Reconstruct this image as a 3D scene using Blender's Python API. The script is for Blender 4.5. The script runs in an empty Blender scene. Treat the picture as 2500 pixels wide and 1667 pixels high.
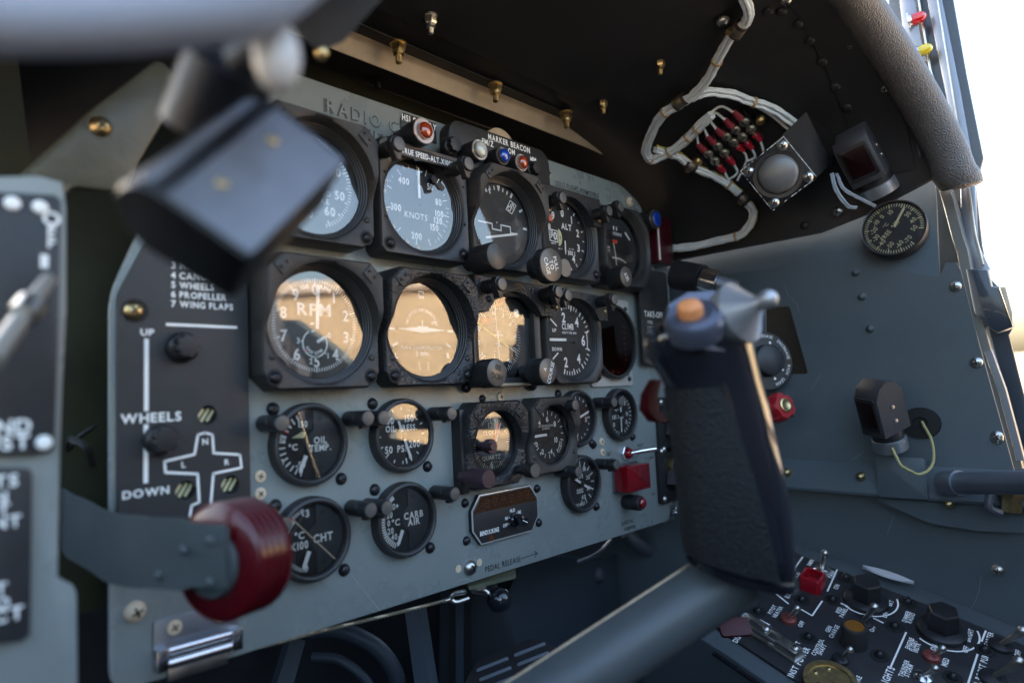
import bpy, bmesh, math, random
from mathutils import Vector, Matrix, noise
random.seed(7)
R = math.radians
scene = bpy.context.scene
# ------------------------------------------------------------ camera
COLS = (Vector((.68796423, -.72416877, -.0477997)), Vector((-.0241308, -.0886515, .99577036)), Vector((-.72534331, -.68390095, -.07846383)))
RT, UPV, BK = COLS
CAM = Vector((-.24844291, -.43731063, .02910337))
FPX = 1629.5
cd = bpy.data.cameras.new('camera'); cam = bpy.data.objects.new('camera', cd); scene.collection.objects.link(cam)
m = Matrix((RT, UPV, BK)).transposed().to_4x4(); m.translation = CAM
cam.matrix_world = m
cd.sensor_width = 36; cd.lens = 36 * FPX / 2500; cd.clip_start = .01; cd.clip_end = 5000
cd.dof.use_dof = True; cd.dof.focus_distance = .63; cd.dof.aperture_fstop = 3.4; cd.dof.aperture_blades = 7
scene.camera = cam
# ------------------------------------------------------------ light
SUN_EL, SUN_AZ = R(17), R(6)      # azimuth from +Y (ahead of the aircraft) towards +X
w = bpy.data.worlds.new('World'); scene.world = w; w.use_nodes = True
nt = w.node_tree; nt.nodes.clear()
sky = nt.nodes.new('ShaderNodeTexSky'); sky.sky_type = 'NISHITA'; sky.sun_disc = False
sky.sun_elevation = SUN_EL; sky.sun_rotation = SUN_AZ; sky.dust_density = 6; sky.air_density = 1.0
bg = nt.nodes.new('ShaderNodeBackground'); bg.inputs[1].default_value = .15
wo = nt.nodes.new('ShaderNodeOutputWorld')
nt.links.new(sky.outputs[0], bg.inputs[0]); nt.links.new(bg.outputs[0], wo.inputs[0])
sd = bpy.data.lights.new('sun', 'SUN'); sd.energy = 5; sd.angle = R(.53); sd.color = (1, .88, .72)
sun = bpy.data.objects.new('sun', sd); scene.collection.objects.link(sun)
sdir = Vector((math.sin(SUN_AZ) * math.cos(SUN_EL), math.cos(SUN_AZ) * math.cos(SUN_EL), math.sin(SUN_EL)))
sun.rotation_euler = sdir.to_track_quat('Z', 'Y').to_euler(); sun.location = (0, 0, 5)
vs = scene.view_settings; vs.view_transform = 'Standard'; vs.look = 'None'; vs.exposure = 3.2; vs.gamma = 1
vs.use_curve_mapping = False
scene.cycles.max_bounces = 8; scene.cycles.transparent_max_bounces = 12; scene.cycles.use_denoising = True
# ------------------------------------------------------------ pixel -> place helpers (photo pixels; crops a 900x600 window drawn 2352 wide)
CR = {'A': (0, 0), 'B': (800, 0), 'C': (1600, 0), 'D': (0, 550), 'E': (800, 550), 'F': (1600, 550), 'G': (0, 1067), 'H': (800, 1067), 'I': (1600, 1067)}
def px(k, x=None, y=None):
    if isinstance(k, str): o = CR[k]; return o[0] + x / 2.61333, o[1] + y / 2.61333
    return k, x                                   # photo pixels as they are
def ray(*a):
    x, y = px(*a)
    return RT * ((x - 1250) / FPX) + UPV * (-(y - 833.5) / FPX) - BK
def dist(a, z): return CAM + ray(*a) * z
def onY(a, Y): d = ray(*a); return CAM + d * ((Y - CAM.y) / d.y)
def onX(a, X): d = ray(*a); return CAM + d * ((X - CAM.x) / d.x)
def onZ(a, Z): d = ray(*a); return CAM + d * ((Z - CAM.z) / d.z)
def onS(a, dz=0):
    p = onZ(a, .335)
    for i in range(12): p = onZ(a, .335 + dz + KS * max(0, -p.y))
    return p
def onP(a, P, N): d = ray(*a); return CAM + d * ((P - CAM).dot(N) / d.dot(N))
KS = .2
def cb(y): return .14 + KS * max(0, -y)
CX0, CZ0, CA, CB = .28, .195, .27, .14          # cross-section of the glare shield's right flank
def onC(a, off=0):
    d = ray(*a); t = .25
    while t < 1.3:
        p = CAM + d * t
        xx = max(0, (p.x - CX0) / (CA - off)); zz = max(0, (p.z - CZ0) / (cb(p.y) - off))
        if xx * xx + zz * zz >= 1: return p
        t += .0005
    return p
# ------------------------------------------------------------ materials
MATS = {}
def mat(name, col, rough=.5, metal=0, bump=0, bscale=200, var=0, vscale=30, coat=0, spec=.5, kind='noise', trans=0, emit=0, ior=1.45, sheen=0, wear=None, bdist=.001, dust=0):
    if name in MATS: return MATS[name]
    M = bpy.data.materials.new(name); M.use_nodes = True; n = M.node_tree.nodes; l = M.node_tree.links
    b = n['Principled BSDF']; b.inputs['Base Color'].default_value = (*col, 1); b.inputs['Roughness'].default_value = rough
    b.inputs['Metallic'].default_value = metal; b.inputs['Coat Weight'].default_value = coat; b.inputs['Specular IOR Level'].default_value = spec
    b.inputs['Transmission Weight'].default_value = trans; b.inputs['IOR'].default_value = ior
    if emit: b.inputs['Emission Color'].default_value = (*col, 1); b.inputs['Emission Strength'].default_value = emit
    tc = n.new('ShaderNodeTexCoord')
    if var:
        nz = n.new('ShaderNodeTexNoise'); nz.inputs['Scale'].default_value = vscale; nz.inputs['Detail'].default_value = 6; nz.inputs['Roughness'].default_value = .65
        mx = n.new('ShaderNodeMix'); mx.data_type = 'RGBA'; l.new(tc.outputs['Object'], nz.inputs['Vector'])
        rp = n.new('ShaderNodeMapRange'); rp.inputs[1].default_value = .3; rp.inputs[2].default_value = .7; l.new(nz.outputs[0], rp.inputs[0])
        l.new(rp.outputs[0], mx.inputs[0]); mx.inputs[6].default_value = (*[c * (1 - var) for c in col], 1); mx.inputs[7].default_value = (*[min(1, c * (1 + var)) for c in col], 1)
        out = mx.outputs[2]
        if wear:   # small chips and scratches with a colour of their own
            n2 = n.new('ShaderNodeTexNoise'); n2.inputs['Scale'].default_value = wear[1]; n2.inputs['Detail'].default_value = 8; n2.inputs['Roughness'].default_value = .8
            mp = n.new('ShaderNodeMapping'); mp.inputs['Scale'].default_value = (1, .25, 3); mp.inputs['Rotation'].default_value = (.3, .5, .4)
            l.new(tc.outputs['Object'], mp.inputs[0]); l.new(mp.outputs[0], n2.inputs['Vector'])
            r2 = n.new('ShaderNodeMapRange'); r2.inputs[1].default_value = wear[2]; r2.inputs[2].default_value = wear[2] + .04; l.new(n2.outputs[0], r2.inputs[0])
            m2 = n.new('ShaderNodeMix'); m2.data_type = 'RGBA'; l.new(r2.outputs[0], m2.inputs[0]); l.new(out, m2.inputs[6]); m2.inputs[7].default_value = (*wear[0], 1); out = m2.outputs[2]
        l.new(out, b.inputs['Base Color'])
        rr = n.new('ShaderNodeMapRange'); rr.inputs[3].default_value = max(.02, rough - .08); rr.inputs[4].default_value = min(1, rough + .1)
        l.new(nz.outputs[0], rr.inputs[0]); l.new(rr.outputs[0], b.inputs['Roughness'])
    if bump:
        if kind == 'noise': tx = n.new('ShaderNodeTexNoise'); tx.inputs['Detail'].default_value = 3; ho = tx.outputs[0]
        elif kind == 'vor': tx = n.new('ShaderNodeTexVoronoi'); tx.feature = 'SMOOTH_F1'; ho = tx.outputs[0]
        elif kind == 'wave': tx = n.new('ShaderNodeTexWave'); tx.inputs['Distortion'].default_value = .4; ho = tx.outputs[1]
        tx.inputs['Scale'].default_value = bscale; l.new(tc.outputs['Object'], tx.inputs['Vector'])
        bp = n.new('ShaderNodeBump'); bp.inputs['Strength'].default_value = bump; bp.inputs['Distance'].default_value = bdist
        l.new(ho, bp.inputs['Height']); l.new(bp.outputs[0], b.inputs['Normal'])
    MATS[name] = M; return M
def glassmat(name, refl, tint=(1, 1, 1), rough=.01):
    M = bpy.data.materials.new(name); M.use_nodes = True; n = M.node_tree.nodes; l = M.node_tree.links; n.clear()
    o = n.new('ShaderNodeOutputMaterial'); t = n.new('ShaderNodeBsdfTransparent'); t.inputs[0].default_value = (*tint, 1)
    g = n.new('ShaderNodeBsdfGlossy'); g.inputs['Roughness'].default_value = rough; mx = n.new('ShaderNodeMixShader')
    nz = n.new('ShaderNodeTexNoise'); nz.inputs['Scale'].default_value = 60; nz.inputs['Detail'].default_value = 8; tc = n.new('ShaderNodeTexCoord')
    l.new(tc.outputs['Object'], nz.inputs['Vector'])
    mr = n.new('ShaderNodeMapRange'); mr.inputs[3].default_value = refl * .85; mr.inputs[4].default_value = refl * 1.15; l.new(nz.outputs[0], mr.inputs[0])
    fr = n.new('ShaderNodeFresnel'); fr.inputs[0].default_value = 1.5
    ad = n.new('ShaderNodeMath'); ad.operation = 'ADD'; ad.use_clamp = True; l.new(mr.outputs[0], ad.inputs[0]); l.new(fr.outputs[0], ad.inputs[1])
    l.new(ad.outputs[0], mx.inputs[0]); l.new(t.outputs[0], mx.inputs[1]); l.new(g.outputs[0], mx.inputs[2]); l.new(mx.outputs[0], o.inputs[0])
    MATS[name] = M; return M
PAINT = mat('panel_paint', (.225, .255, .252), .27, bump=.3, bscale=700, var=.09, vscale=12, wear=((.30, .34, .34), 22, .70), bdist=.0006)
PAINTD = mat('wall_paint', (.080, .100, .112), .42, bump=.2, bscale=500, var=.08, vscale=9, wear=((.16, .19, .2), 14, .72), bdist=.0006)
PLATE = mat('placard_black', (.028, .029, .032), .42, bump=.15, bscale=1200, var=.12, vscale=60, bdist=.0004)
SHROUD = mat('shroud_black', (.015, .016, .018), .5, bump=.1, bscale=400, var=.2, vscale=25, wear=((.05, .045, .04), 18, .72), bdist=.0005)
LIP = mat('lip_bronze', (.34, .28, .20), .45, bump=.3, bscale=260, var=.15, vscale=30, bdist=.0006)
OLIVE = mat('primer_olive', (.02, .022, .008), .6, var=.3, vscale=20)
BLACK = mat('black_plastic', (.018, .018, .02), .38, bump=.1, bscale=1500, var=.15, vscale=80, bdist=.0003)
BEZEL = mat('bezel_black', (.030, .029, .030), .42, bump=.12, bscale=1200, var=.15, vscale=70, wear=((.12, .115, .11), 90, .73), bdist=.0003)
CRINK = mat('crinkle_black', (.022, .022, .024), .40, bump=.8, bscale=480, var=.2, vscale=90, kind='vor', bdist=.0011)
CRINKF = mat('fine_crinkle_black', (.036, .034, .033), .42, bump=.8, bscale=1300, var=.2, vscale=200, kind='noise', bdist=.0005)
DIAL = mat('dial_black', (.015, .016, .018), .5, var=.1, vscale=50)
DIALG = mat('dial_grey', (.036, .037, .039), .5, var=.1, vscale=50)
WHITE = mat('marking_white', (.88, .89, .87), .5)
CREAM = mat('marking_cream', (.62, .6, .5), .5)
YEL = mat('yellow_marking', (.75, .62, .08), .5)
YELT = mat('luminous_yellow', (.62, .58, .34), .5)
REDF = mat('flag_red', (.75, .06, .03), .45)
ORNG = mat('flag_orange', (.8, .35, .05), .45)
STEEL = mat('steel', (.55, .54, .5), .3, 1, bump=.1, bscale=600, var=.15, vscale=120, bdist=.0003)
CHROME = mat('chrome', (.75, .75, .77), .16, 1)
BRASS = mat('cadmium_brass', (.52, .40, .2), .3, 1, bump=.2, bscale=900, var=.25, vscale=200, bdist=.0003)
DSCREW = mat('black_oxide', (.035, .035, .04), .3, .6)
RIVG = mat('rivet_cream', (.62, .5, .36), .4, var=.1, vscale=100)
SLOT = mat('slot_dark', (.01, .01, .01), .7)
BRUSH = mat('brushed_knob', (.10, .095, .09), .4, .15, bump=.4, bscale=1500, bdist=.0002)
WIRE = mat('white_wire', (.78, .86, .93), .45, var=.12, vscale=40)
WIREY = mat('yellow_wire', (.6, .5, .08), .45)
TAN = mat('lacing_tan', (.45, .33, .2), .8)
CRIMP = mat('red_crimp', (.4, .012, .03), .3, coat=.5)
LEATHER = mat('leather_black', (.080, .076, .075), .36, bump=.7, bscale=750, var=.15, vscale=40, kind='vor', bdist=.0012)
RUBBER = mat('grip_rubber', (.017, .018, .020), .55, spec=.3, bump=1, bscale=800, var=.08, vscale=50, kind='vor', bdist=.0011)
GLOSSB = mat('gloss_black', (.012, .013, .018), .14, coat=.6)
GREYM = mat('grey_metal', (.22, .24, .28), .38, .75, var=.08, vscale=20)
DBLUE = mat('dark_blue_grey', (.045, .060, .078), .45, var=.15, vscale=8, bump=.1, bscale=300, bdist=.0005)
FLOORM = mat('floor_dark', (.014, .018, .023), .6, var=.3, vscale=8)
GLASS = glassmat('gauge_glass', .09)
GLASSW = glassmat('gauge_glass_clear', .025)
GLASSB = glassmat('display_glass', .05, (.35, .12, .08), .03)
def jewel(name, col): return mat(name, col, .06, trans=.25, coat=1, spec=.8)
JAMB = jewel('amber_lens', (.40, .045, .01)); JBLU = jewel('blue_lens', (.01, .07, .5)); JCLR = jewel('clear_lens', (.6, .62, .55)); JRED = jewel('red_lens', (.25, .005, .01))
REDK = mat('red_knob_plastic', (.115, .001, .006), .28, trans=.35, coat=.3, ior=1.5)
# ------------------------------------------------------------ mesh builder
class MB:
    def __init__(s, *mats): s.v = []; s.f = []; s.fm = []; s.mats = list(mats); s.mi = 0; s.M = Matrix(); s.ts = 1
    def use(s, m):
        if m not in s.mats: s.mats.append(m)
        s.mi = s.mats.index(m); return s
    def at(s, M=None): s.M = M if M is not None else Matrix(); return s
    def add(s, vs, fs):
        b = len(s.v); s.v += [s.M @ Vector(p) for p in vs]
        s.f += [tuple(b + i for i in f) for f in fs]; s.fm += [s.mi] * len(fs); return s
    def loft(s, rings, closed=True, cap0=False, cap1=False):
        n = len(rings[0]); vs = [p for r in rings for p in r]; fs = []
        for k in range(len(rings) - 1):
            for i in range(n if closed else n - 1):
                j = (i + 1) % n; fs.append((k * n + i, k * n + j, (k + 1) * n + j, (k + 1) * n + i))
        if cap0: fs.append(tuple(reversed(range(n))))
        if cap1: fs.append(tuple(range((len(rings) - 1) * n, len(rings) * n)))
        return s.add(vs, fs)
    def lathe(s, prof, seg=32, cx=0, cy=0, rf=None, cap=True):
        rings = []
        for r, z in prof:
            rings.append([(cx + (r if rf is None else r * rf(2 * math.pi * i / seg)) * math.cos(2 * math.pi * i / seg), cy + (r if rf is None else r * rf(2 * math.pi * i / seg)) * math.sin(2 * math.pi * i / seg), z) for i in range(seg)])
        return s.loft(rings, True, cap and prof[0][0] > 1e-6, cap and prof[-1][0] > 1e-6)
    def radial(s, prof, seg=96):   # prof: list of (r(theta), z(theta))
        rings = []
        for rf, zf in prof:
            ring = []
            for i in range(seg):
                t = 2 * math.pi * i / seg
                r = rf(t) if callable(rf) else rf; z = zf(t) if callable(zf) else zf
                ring.append((r * math.cos(t), r * math.sin(t), z))
            rings.append(ring)
        return s.loft(rings)
    def prism(s, pts, z0, z1, bev=0, holes=()):
        a = sum(pts[i][0] * pts[(i + 1) % len(pts)][1] - pts[(i + 1) % len(pts)][0] * pts[i][1] for i in range(len(pts)))
        if a < 0: pts = list(reversed(pts))
        if holes:
            bm = bmesh.new(); ed = []
            for loop in [pts] + [list(h) for h in holes]:
                vv = [bm.verts.new((p[0], p[1], 0)) for p in loop]
                ed += [bm.edges.new((vv[i], vv[(i + 1) % len(vv)])) for i in range(len(vv))]
            bmesh.ops.triangle_fill(bm, use_beauty=True, edges=ed, normal=(0, 0, 1))
            bm.verts.index_update(); co = [v.co.copy() for v in bm.verts]; fs = [tuple(v.index for v in f.verts) for f in bm.faces]; bm.free()
            s.add([(p.x, p.y, z1) for p in co], fs); s.add([(p.x, p.y, z0) for p in co], [tuple(reversed(f)) for f in fs])
            for loop in [pts] + [list(h) for h in holes]:
                s.loft([[(p[0], p[1], z0) for p in loop], [(p[0], p[1], z1) for p in loop]])
            return s
        rings = [[(p[0], p[1], z0) for p in pts]]
        if bev:
            rings.append([(p[0], p[1], z1 - bev) for p in pts]); q = inset(pts, bev * .3); rings.append([(p[0], p[1], z1 - bev * .3) for p in q])
            q = inset(pts, bev); rings.append([(p[0], p[1], z1) for p in q])
        else: rings.append([(p[0], p[1], z1) for p in pts])
        return s.loft(rings, True, True, True)
    def box(s, x0, x1, y0, y1, z0, z1, bev=0): return s.prism([(x0, y0), (x1, y0), (x1, y1), (x0, y1)], z0, z1, bev)
    def quad(s, x, y, w, h, z, ang=0):
        c, n = math.cos(ang), math.sin(ang)
        return s.add([(x + c * a - n * b, y + n * a + c * b, z) for a, b in ((-w / 2, -h / 2), (w / 2, -h / 2), (w / 2, h / 2), (-w / 2, h / 2))], [(0, 1, 2, 3)])
    def disc(s, x, y, r, z, seg=24): return s.add([(x + r * math.cos(2 * math.pi * i / seg), y + r * math.sin(2 * math.pi * i / seg), z) for i in range(seg)], [tuple(range(seg))])
    def arc(s, x, y, r0, r1, a0, a1, z, seg=None):  # clockwise-from-top degrees
        seg = seg or max(2, int(abs(a1 - a0) / 5)); vs = []
        for i in range(seg + 1):
            a = R(90 - (a0 + (a1 - a0) * i / seg)); vs += [(x + r0 * math.cos(a), y + r0 * math.sin(a), z), (x + r1 * math.cos(a), y + r1 * math.sin(a), z)]
        return s.add(vs, [(2 * i, 2 * i + 1, 2 * i + 3, 2 * i + 2) for i in range(seg)])
    def line(s, p, q, w, z):
        d = Vector((q[0] - p[0], q[1] - p[1])); n = Vector((-d.y, d.x)).normalized() * w / 2
        return s.add([(p[0] + n.x, p[1] + n.y, z), (p[0] - n.x, p[1] - n.y, z), (q[0] - n.x, q[1] - n.y, z), (q[0] + n.x, q[1] + n.y, z)], [(0, 1, 2, 3)])
    def path(s, pts, w, z, closed=False):
        n = len(pts)
        for i in range(n if closed else n - 1): s.line(pts[i], pts[(i + 1) % n], w, z)
        for p in pts: s.disc(p[0], p[1], w / 2, z, 8)
        return s
    def ticks(s, angs, r0, r1, w, z, cx=0, cy=0):
        for a in angs:
            t = R(90 - a); c, n = math.cos(t), math.sin(t); s.line((cx + r0 * c, cy + r0 * n), (cx + r1 * c, cy + r1 * n), w, z)
        return s
    def tube(s, pts, r, seg=10, sm=4, caps=True, rfun=None, off=None):
        P = smooth(pts, sm) if sm else [Vector(p) for p in pts]; rings = []
        up = Vector((0, 0, 1)); prev = None
        for i, p in enumerate(P):
            t = (P[min(i + 1, len(P) - 1)] - P[max(i - 1, 0)]).normalized()
            if prev is None: a = t.cross(up if abs(t.dot(up)) < .9 else Vector((1, 0, 0))).normalized()
            else: a = (prev - t * prev.dot(t)).normalized()
            prev = a; b = t.cross(a); rr = r if rfun is None else r * rfun(i / (len(P) - 1)); o = p + (a * off[0] + b * off[1] if off else Vector())
            rings.append([o + a * rr * math.cos(2 * math.pi * k / seg) + b * rr * math.sin(2 * math.pi * k / seg) for k in range(seg)])
        return s.loft(rings, True, caps, caps)
    def cyl(s, p, q, r, seg=16, r2=None): return s.tube([p, q], r, seg, 0, rfun=(lambda t: 1 + (r2 / r - 1) * t) if r2 else None)
    def ball(s, c, r, seg=20, n=12, sc=(1, 1, 1)):
        return s.loft([[(c[0] + sc[0] * r * math.sin(math.pi * k / n) * math.cos(2 * math.pi * i / seg), c[1] + sc[1] * r * math.sin(math.pi * k / n) * math.sin(2 * math.pi * i / seg), c[2] - sc[2] * r * math.cos(math.pi * k / n)) for i in range(seg)] for k in range(n + 1)])
    def text(s, body, x, y, h, z, ang=0, align='C', wide=1, bold=True, gap=.16, ext=0):
        h *= s.ts; adv = [(glyph(c, bold, ext)[2] if c != ' ' else .38) + gap for c in body]; W = (sum(adv) - gap) * h * wide
        ox = {'C': -W / 2, 'L': 0, 'R': -W}[align]; ca, sa = math.cos(ang), math.sin(ang)
        for c, a in zip(body, adv):
            if c != ' ':
                vs, fs, gw = glyph(c, bold, ext)
                s.add([(x + ca * (ox + p[0] * h * wide) - sa * (p[1] - .5) * h, y + sa * (ox + p[0] * h * wide) + ca * (p[1] - .5) * h, z + p[2]) for p in vs], fs)
            ox += a * h * wide
        return s
    def arctext(s, body, cx, cy, r, mid, h, z, bold=True, wide=1, gap=.2, inward=False):
        adv = [(glyph(c, bold, 0)[2] if c != ' ' else .38) + gap for c in body]; W = sum(adv) * h * wide; o = -W / 2
        for c, a in zip(body, adv):
            m_ = o + a * h * wide / 2; an = mid + math.degrees(m_ / r) * (-1 if inward else 1); t = R(90 - an)
            if c != ' ': s.text(c, cx + r * math.cos(t), cy + r * math.sin(t), h, z, R(-an) + (math.pi if inward else 0), 'C', wide, bold)
            o += a * h * wide
        return s
    def build(s, name, parent=None, label=None, angle=35):
        me = bpy.data.meshes.new(name); me.from_pydata([tuple(p) for p in s.v], [], s.f)
        for m_ in s.mats: me.materials.append(m_)
        me.polygons.foreach_set('material_index', s.fm); me.polygons.foreach_set('use_smooth', [True] * len(s.f)); me.update()
        try: me.set_sharp_from_angle(angle=R(angle))
        except Exception: pass
        return link(name, me, parent, label)
def link(name, me, parent=None, label=None):
    o = bpy.data.objects.new(name, me); scene.collection.objects.link(o)
    if parent is not None: o.parent = parent
    if label: o['label'] = label
    return o
def inset(pts, d):
    n = len(pts); out = []
    for i in range(n):
        p, a, b = Vector(pts[i][:2]), Vector(pts[i - 1][:2]), Vector(pts[(i + 1) % n][:2])
        e1 = (p - a); e2 = (b - p)
        if e1.length < 1e-9 or e2.length < 1e-9: out.append(tuple(p)); continue
        e1.normalize(); e2.normalize(); n1 = Vector((-e1.y, e1.x)); n2 = Vector((-e2.y, e2.x)); m_ = n1 + n2
        k = d / max(.4, 1 + n1.dot(n2)); out.append(tuple(p + m_ * k))
    return out
def rrect(x0, x1, y0, y1, r, n=4):
    P = []
    for cx, cy, a in ((x1 - r, y1 - r, 0), (x0 + r, y1 - r, 90), (x0 + r, y0 + r, 180), (x1 - r, y0 + r, 270)):
        for i in range(n + 1): t = R(a + 90 * i / n); P.append((cx + r * math.cos(t), cy + r * math.sin(t)))
    return P
def fillet(pts, r, n=4):   # round the corners of a polygon
    out = []; N = len(pts)
    for i in range(N):
        p, a, b = Vector(pts[i]), Vector(pts[i - 1]), Vector(pts[(i + 1) % N]); rr = min(r, (a - p).length * .45, (b - p).length * .45)
        A = p + (a - p).normalized() * rr; B = p + (b - p).normalized() * rr
        for k in range(n + 1): t = k / n; out.append(tuple(A * (1 - t) ** 2 + p * 2 * t * (1 - t) + B * t * t))
    return out
def smooth(pts, n=4):
    P = [Vector(p) for p in pts]
    if len(P) < 3 or n <= 1: return P
    Q = [P[0] * 2 - P[1]] + P + [P[-1] * 2 - P[-2]]; out = []
    for i in range(1, len(Q) - 2):
        for k in range(n):
            t = k / n; a, b, c, d = Q[i - 1], Q[i], Q[i + 1], Q[i + 2]
            out.append(.5 * ((2 * b) + (c - a) * t + (2 * a - 5 * b + 4 * c - d) * t * t + (3 * b - a - 3 * c + d) * t ** 3))
    return out + [P[-1]]
GL = {}; HCAP = [None]
def glyph(c, bold=True, ext=0):
    k = (c, bold, ext)
    if k in GL: return GL[k]
    cu = bpy.data.curves.new('g', 'FONT'); cu.body = c; cu.resolution_u = 3; cu.offset = .028 if bold else .004; cu.extrude = 0
    o = bpy.data.objects.new('g', cu); scene.collection.objects.link(o); dg = bpy.context.evaluated_depsgraph_get(); dg.update()
    me = bpy.data.meshes.new_from_object(o.evaluated_get(dg)); vs = [tuple(v.co) for v in me.vertices]; fs = [tuple(p.vertices) for p in me.polygons]
    bpy.data.objects.remove(o); bpy.data.curves.remove(cu); bpy.data.meshes.remove(me)
    if HCAP[0] is None:
        HCAP[0] = 1
        if c != 'H': g = glyph('H', True); HCAP[0] = HSZ[0]; 
        else: HSZ[0] = max(v[1] for v in vs); HCAP[0] = HSZ[0]
    H = HCAP[0]; x0 = min(v[0] for v in vs); x1 = max(v[0] for v in vs)
    vs = [((v[0] - x0) / H, v[1] / H, 0) for v in vs]; gw = (x1 - x0) / H
    if c in "1I'.:|": vs = [(v[0] + .06, v[1], 0) for v in vs]; gw += .12
    if ext:
        ne = {}
        for f in fs:
            for i in range(len(f)): e = (f[i], f[(i + 1) % len(f)]); ne[e] = 1
        n = len(vs); vv = [(v[0], v[1], ext) for v in vs] + [(v[0], v[1], 0) for v in vs]
        side = [(a + n, b + n, b, a) for (a, b) in ne if (b, a) not in ne]; vs = vv; fs = fs + side
    GL[k] = (vs, fs, gw); return GL[k]
HSZ = [1]
glyph('H')
# ------------------------------------------------------------ thing helpers
FACE = Matrix.Rotation(R(90), 4, 'X')              # local x right, y up, z out of the instrument panel
def frame(p, zdir, up=(0, 0, 1), roll=0):          # local z = zdir, local y as near "up" as it gets
    z = Vector(zdir).normalized(); u = Vector(up); x = u.cross(z).normalized(); y = z.cross(x)
    M = Matrix((x, y, z)).transposed().to_4x4(); M = M @ Matrix.Rotation(R(roll), 4, 'Z'); M.translation = p; return M
def thing(name, label, cat, M=None, group=None):
    o = bpy.data.objects.new(name, None); o.empty_display_size = .01; scene.collection.objects.link(o)
    if M is not None: o.matrix_world = M if isinstance(M, Matrix) else Matrix.Translation(M)
    o['label'] = label; o['category'] = cat
    if group: o['group'] = group
    return o
def tag(o, label, cat, group=None, kind=None):
    o['label'] = label; o['category'] = cat
    if group: o['group'] = group
    if kind: o['kind'] = kind
    return o
def struct(o): o['kind'] = 'structure'; return o
def pm(x, z, y=.010):  M = FACE.copy(); M.translation = (x, y, z); return M
def copy_thing(root, M, label, group=None):
    r = root.copy(); scene.collection.objects.link(r); r.matrix_world = M; r['label'] = label
    if group: r['group'] = group
    for ch in list(root.children):
        c = ch.copy(); scene.collection.objects.link(c); c.parent = r
        for g in ch.children: d = g.copy(); scene.collection.objects.link(d); d.parent = c
    return r
SM = {}
def screw_mesh(m_, dome=.35, cross='x'):
    k = (m_.name, dome, cross)
    if k not in SM:
        b = MB(m_); b.lathe([(1.0, -.3), (1.0, .1), (.93, .25), (.7, .25 + dome * .6), (.4, .25 + dome * .9), (.0, .25 + dome)], 20)
        b.use(SLOT); zt = .25 + dome + .03
        if cross == 'x':
            for a in (R(20), R(110)): b.quad(0, 0, 1.05, .2, zt, a)
        elif cross == '-': b.quad(0, 0, 1.5, .2, zt, R(50))
        o = b.build('screw'); SM[k] = o.data; bpy.data.objects.remove(o)
    return SM[k]
def screw(parent, x, y, z, r=.0043, m_=None, dome=.35, cross='x', rot=0, name='screw'):
    o = link(name, screw_mesh(m_ or DSCREW, dome, cross), parent)
    o.location = (x, y, z); o.scale = (r, r, r); o.rotation_euler = (0, 0, rot or random.uniform(0, 3)); return o
def words(parent, items, z, m_=None, name='lettering'):
    for it in items:
        s, x, y, h = it[:4]; kw = it[4] if len(it) > 4 else {}; b = MB(m_ or WHITE); b.text(s, x, y, h, z, **kw); b.build(name, parent)
def screw_on(parent, p, n, r, m_, dome=.35, cross='x', name='screw'):
    o = link(name, screw_mesh(m_, dome, cross), parent); M = frame(p, n, (.1, .2, 1), random.uniform(0, 180)) @ Matrix.Diagonal((r, r, r, 1))
    o.matrix_world = M if parent is None else M
    if parent is not None: o.matrix_parent_inverse = Matrix(); o.matrix_basis = parent.matrix_world.inverted() @ M
    return o
# ------------------------------------------------------------ INSTRUMENT PANEL
def q(a, Y=.01): p = onY(a, Y); return (p.x, p.z)
def circ(x, y, r, n=24): return [(x + r * math.cos(2 * math.pi * i / n), y + r * math.sin(2 * math.pi * i / n)) for i in range(n)]
panel = thing('instrument_panel', 'grey-blue painted instrument panel carrying all the round gauges', 'instrument panel', pm(0, 0))
outl = fillet([(-.092, -.1325), (-.1245, -.1305), (-.1245, -.060), (-.1245, .1), (-.105, .15), (-.06, .235), (-.03, .279), (.20, .279), (.435, .279), (.476, .262), (.50, .215), (.50, -.137), (.20, -.1345)], .012)
b = MB(PAINT).prism(outl, -.003, 0, .0008); b.build('panel_sheet', panel)
SCR = mat('scratched_paint', (.34, .37, .36), .4)
for pts in ([(855, 1398), (890, 1443), (928, 1490)], [(1105, 1430), (1118, 1416), (1140, 1412), (1155, 1418)], [(1168, 1085), (1185, 1060), (1192, 1078)], [(1308, 1322), (1313, 1328)], [(1420, 1268), (1424, 1272)], [(990, 1300), (1030, 1342)], [(1395, 1310), (1440, 1304)]):
    b = MB(SCR); P = [q(p_) for p_ in pts]
    for i in range(len(P) - 1): b.line(P[i], P[i + 1], .0004, .0002)
    b.build('scratch', panel)
sub = MB(PAINT).prism(fillet([(.470, -.137), (.5276, -.1363), (.545, -.12), (.545, .20), (.500, .215), (.500, -.05), (.470, -.05)], .006), -.012, -.0065, .0008); sub.build('side_extension', panel)
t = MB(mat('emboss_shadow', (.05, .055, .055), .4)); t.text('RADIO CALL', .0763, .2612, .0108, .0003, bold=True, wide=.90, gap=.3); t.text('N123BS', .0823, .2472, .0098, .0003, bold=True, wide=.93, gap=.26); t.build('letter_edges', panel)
t = MB(PAINT); t.text('RADIO CALL', .0758, .2617, .0104, .0004, bold=False, wide=.93, ext=.0006, gap=.31)
t.text('N123BS', .0818, .2477, .0094, .0004, bold=False, wide=.96, ext=.0006, gap=.27); t.build('embossed_lettering', panel)
kw = dict(bold=False, wide=.8)
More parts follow.
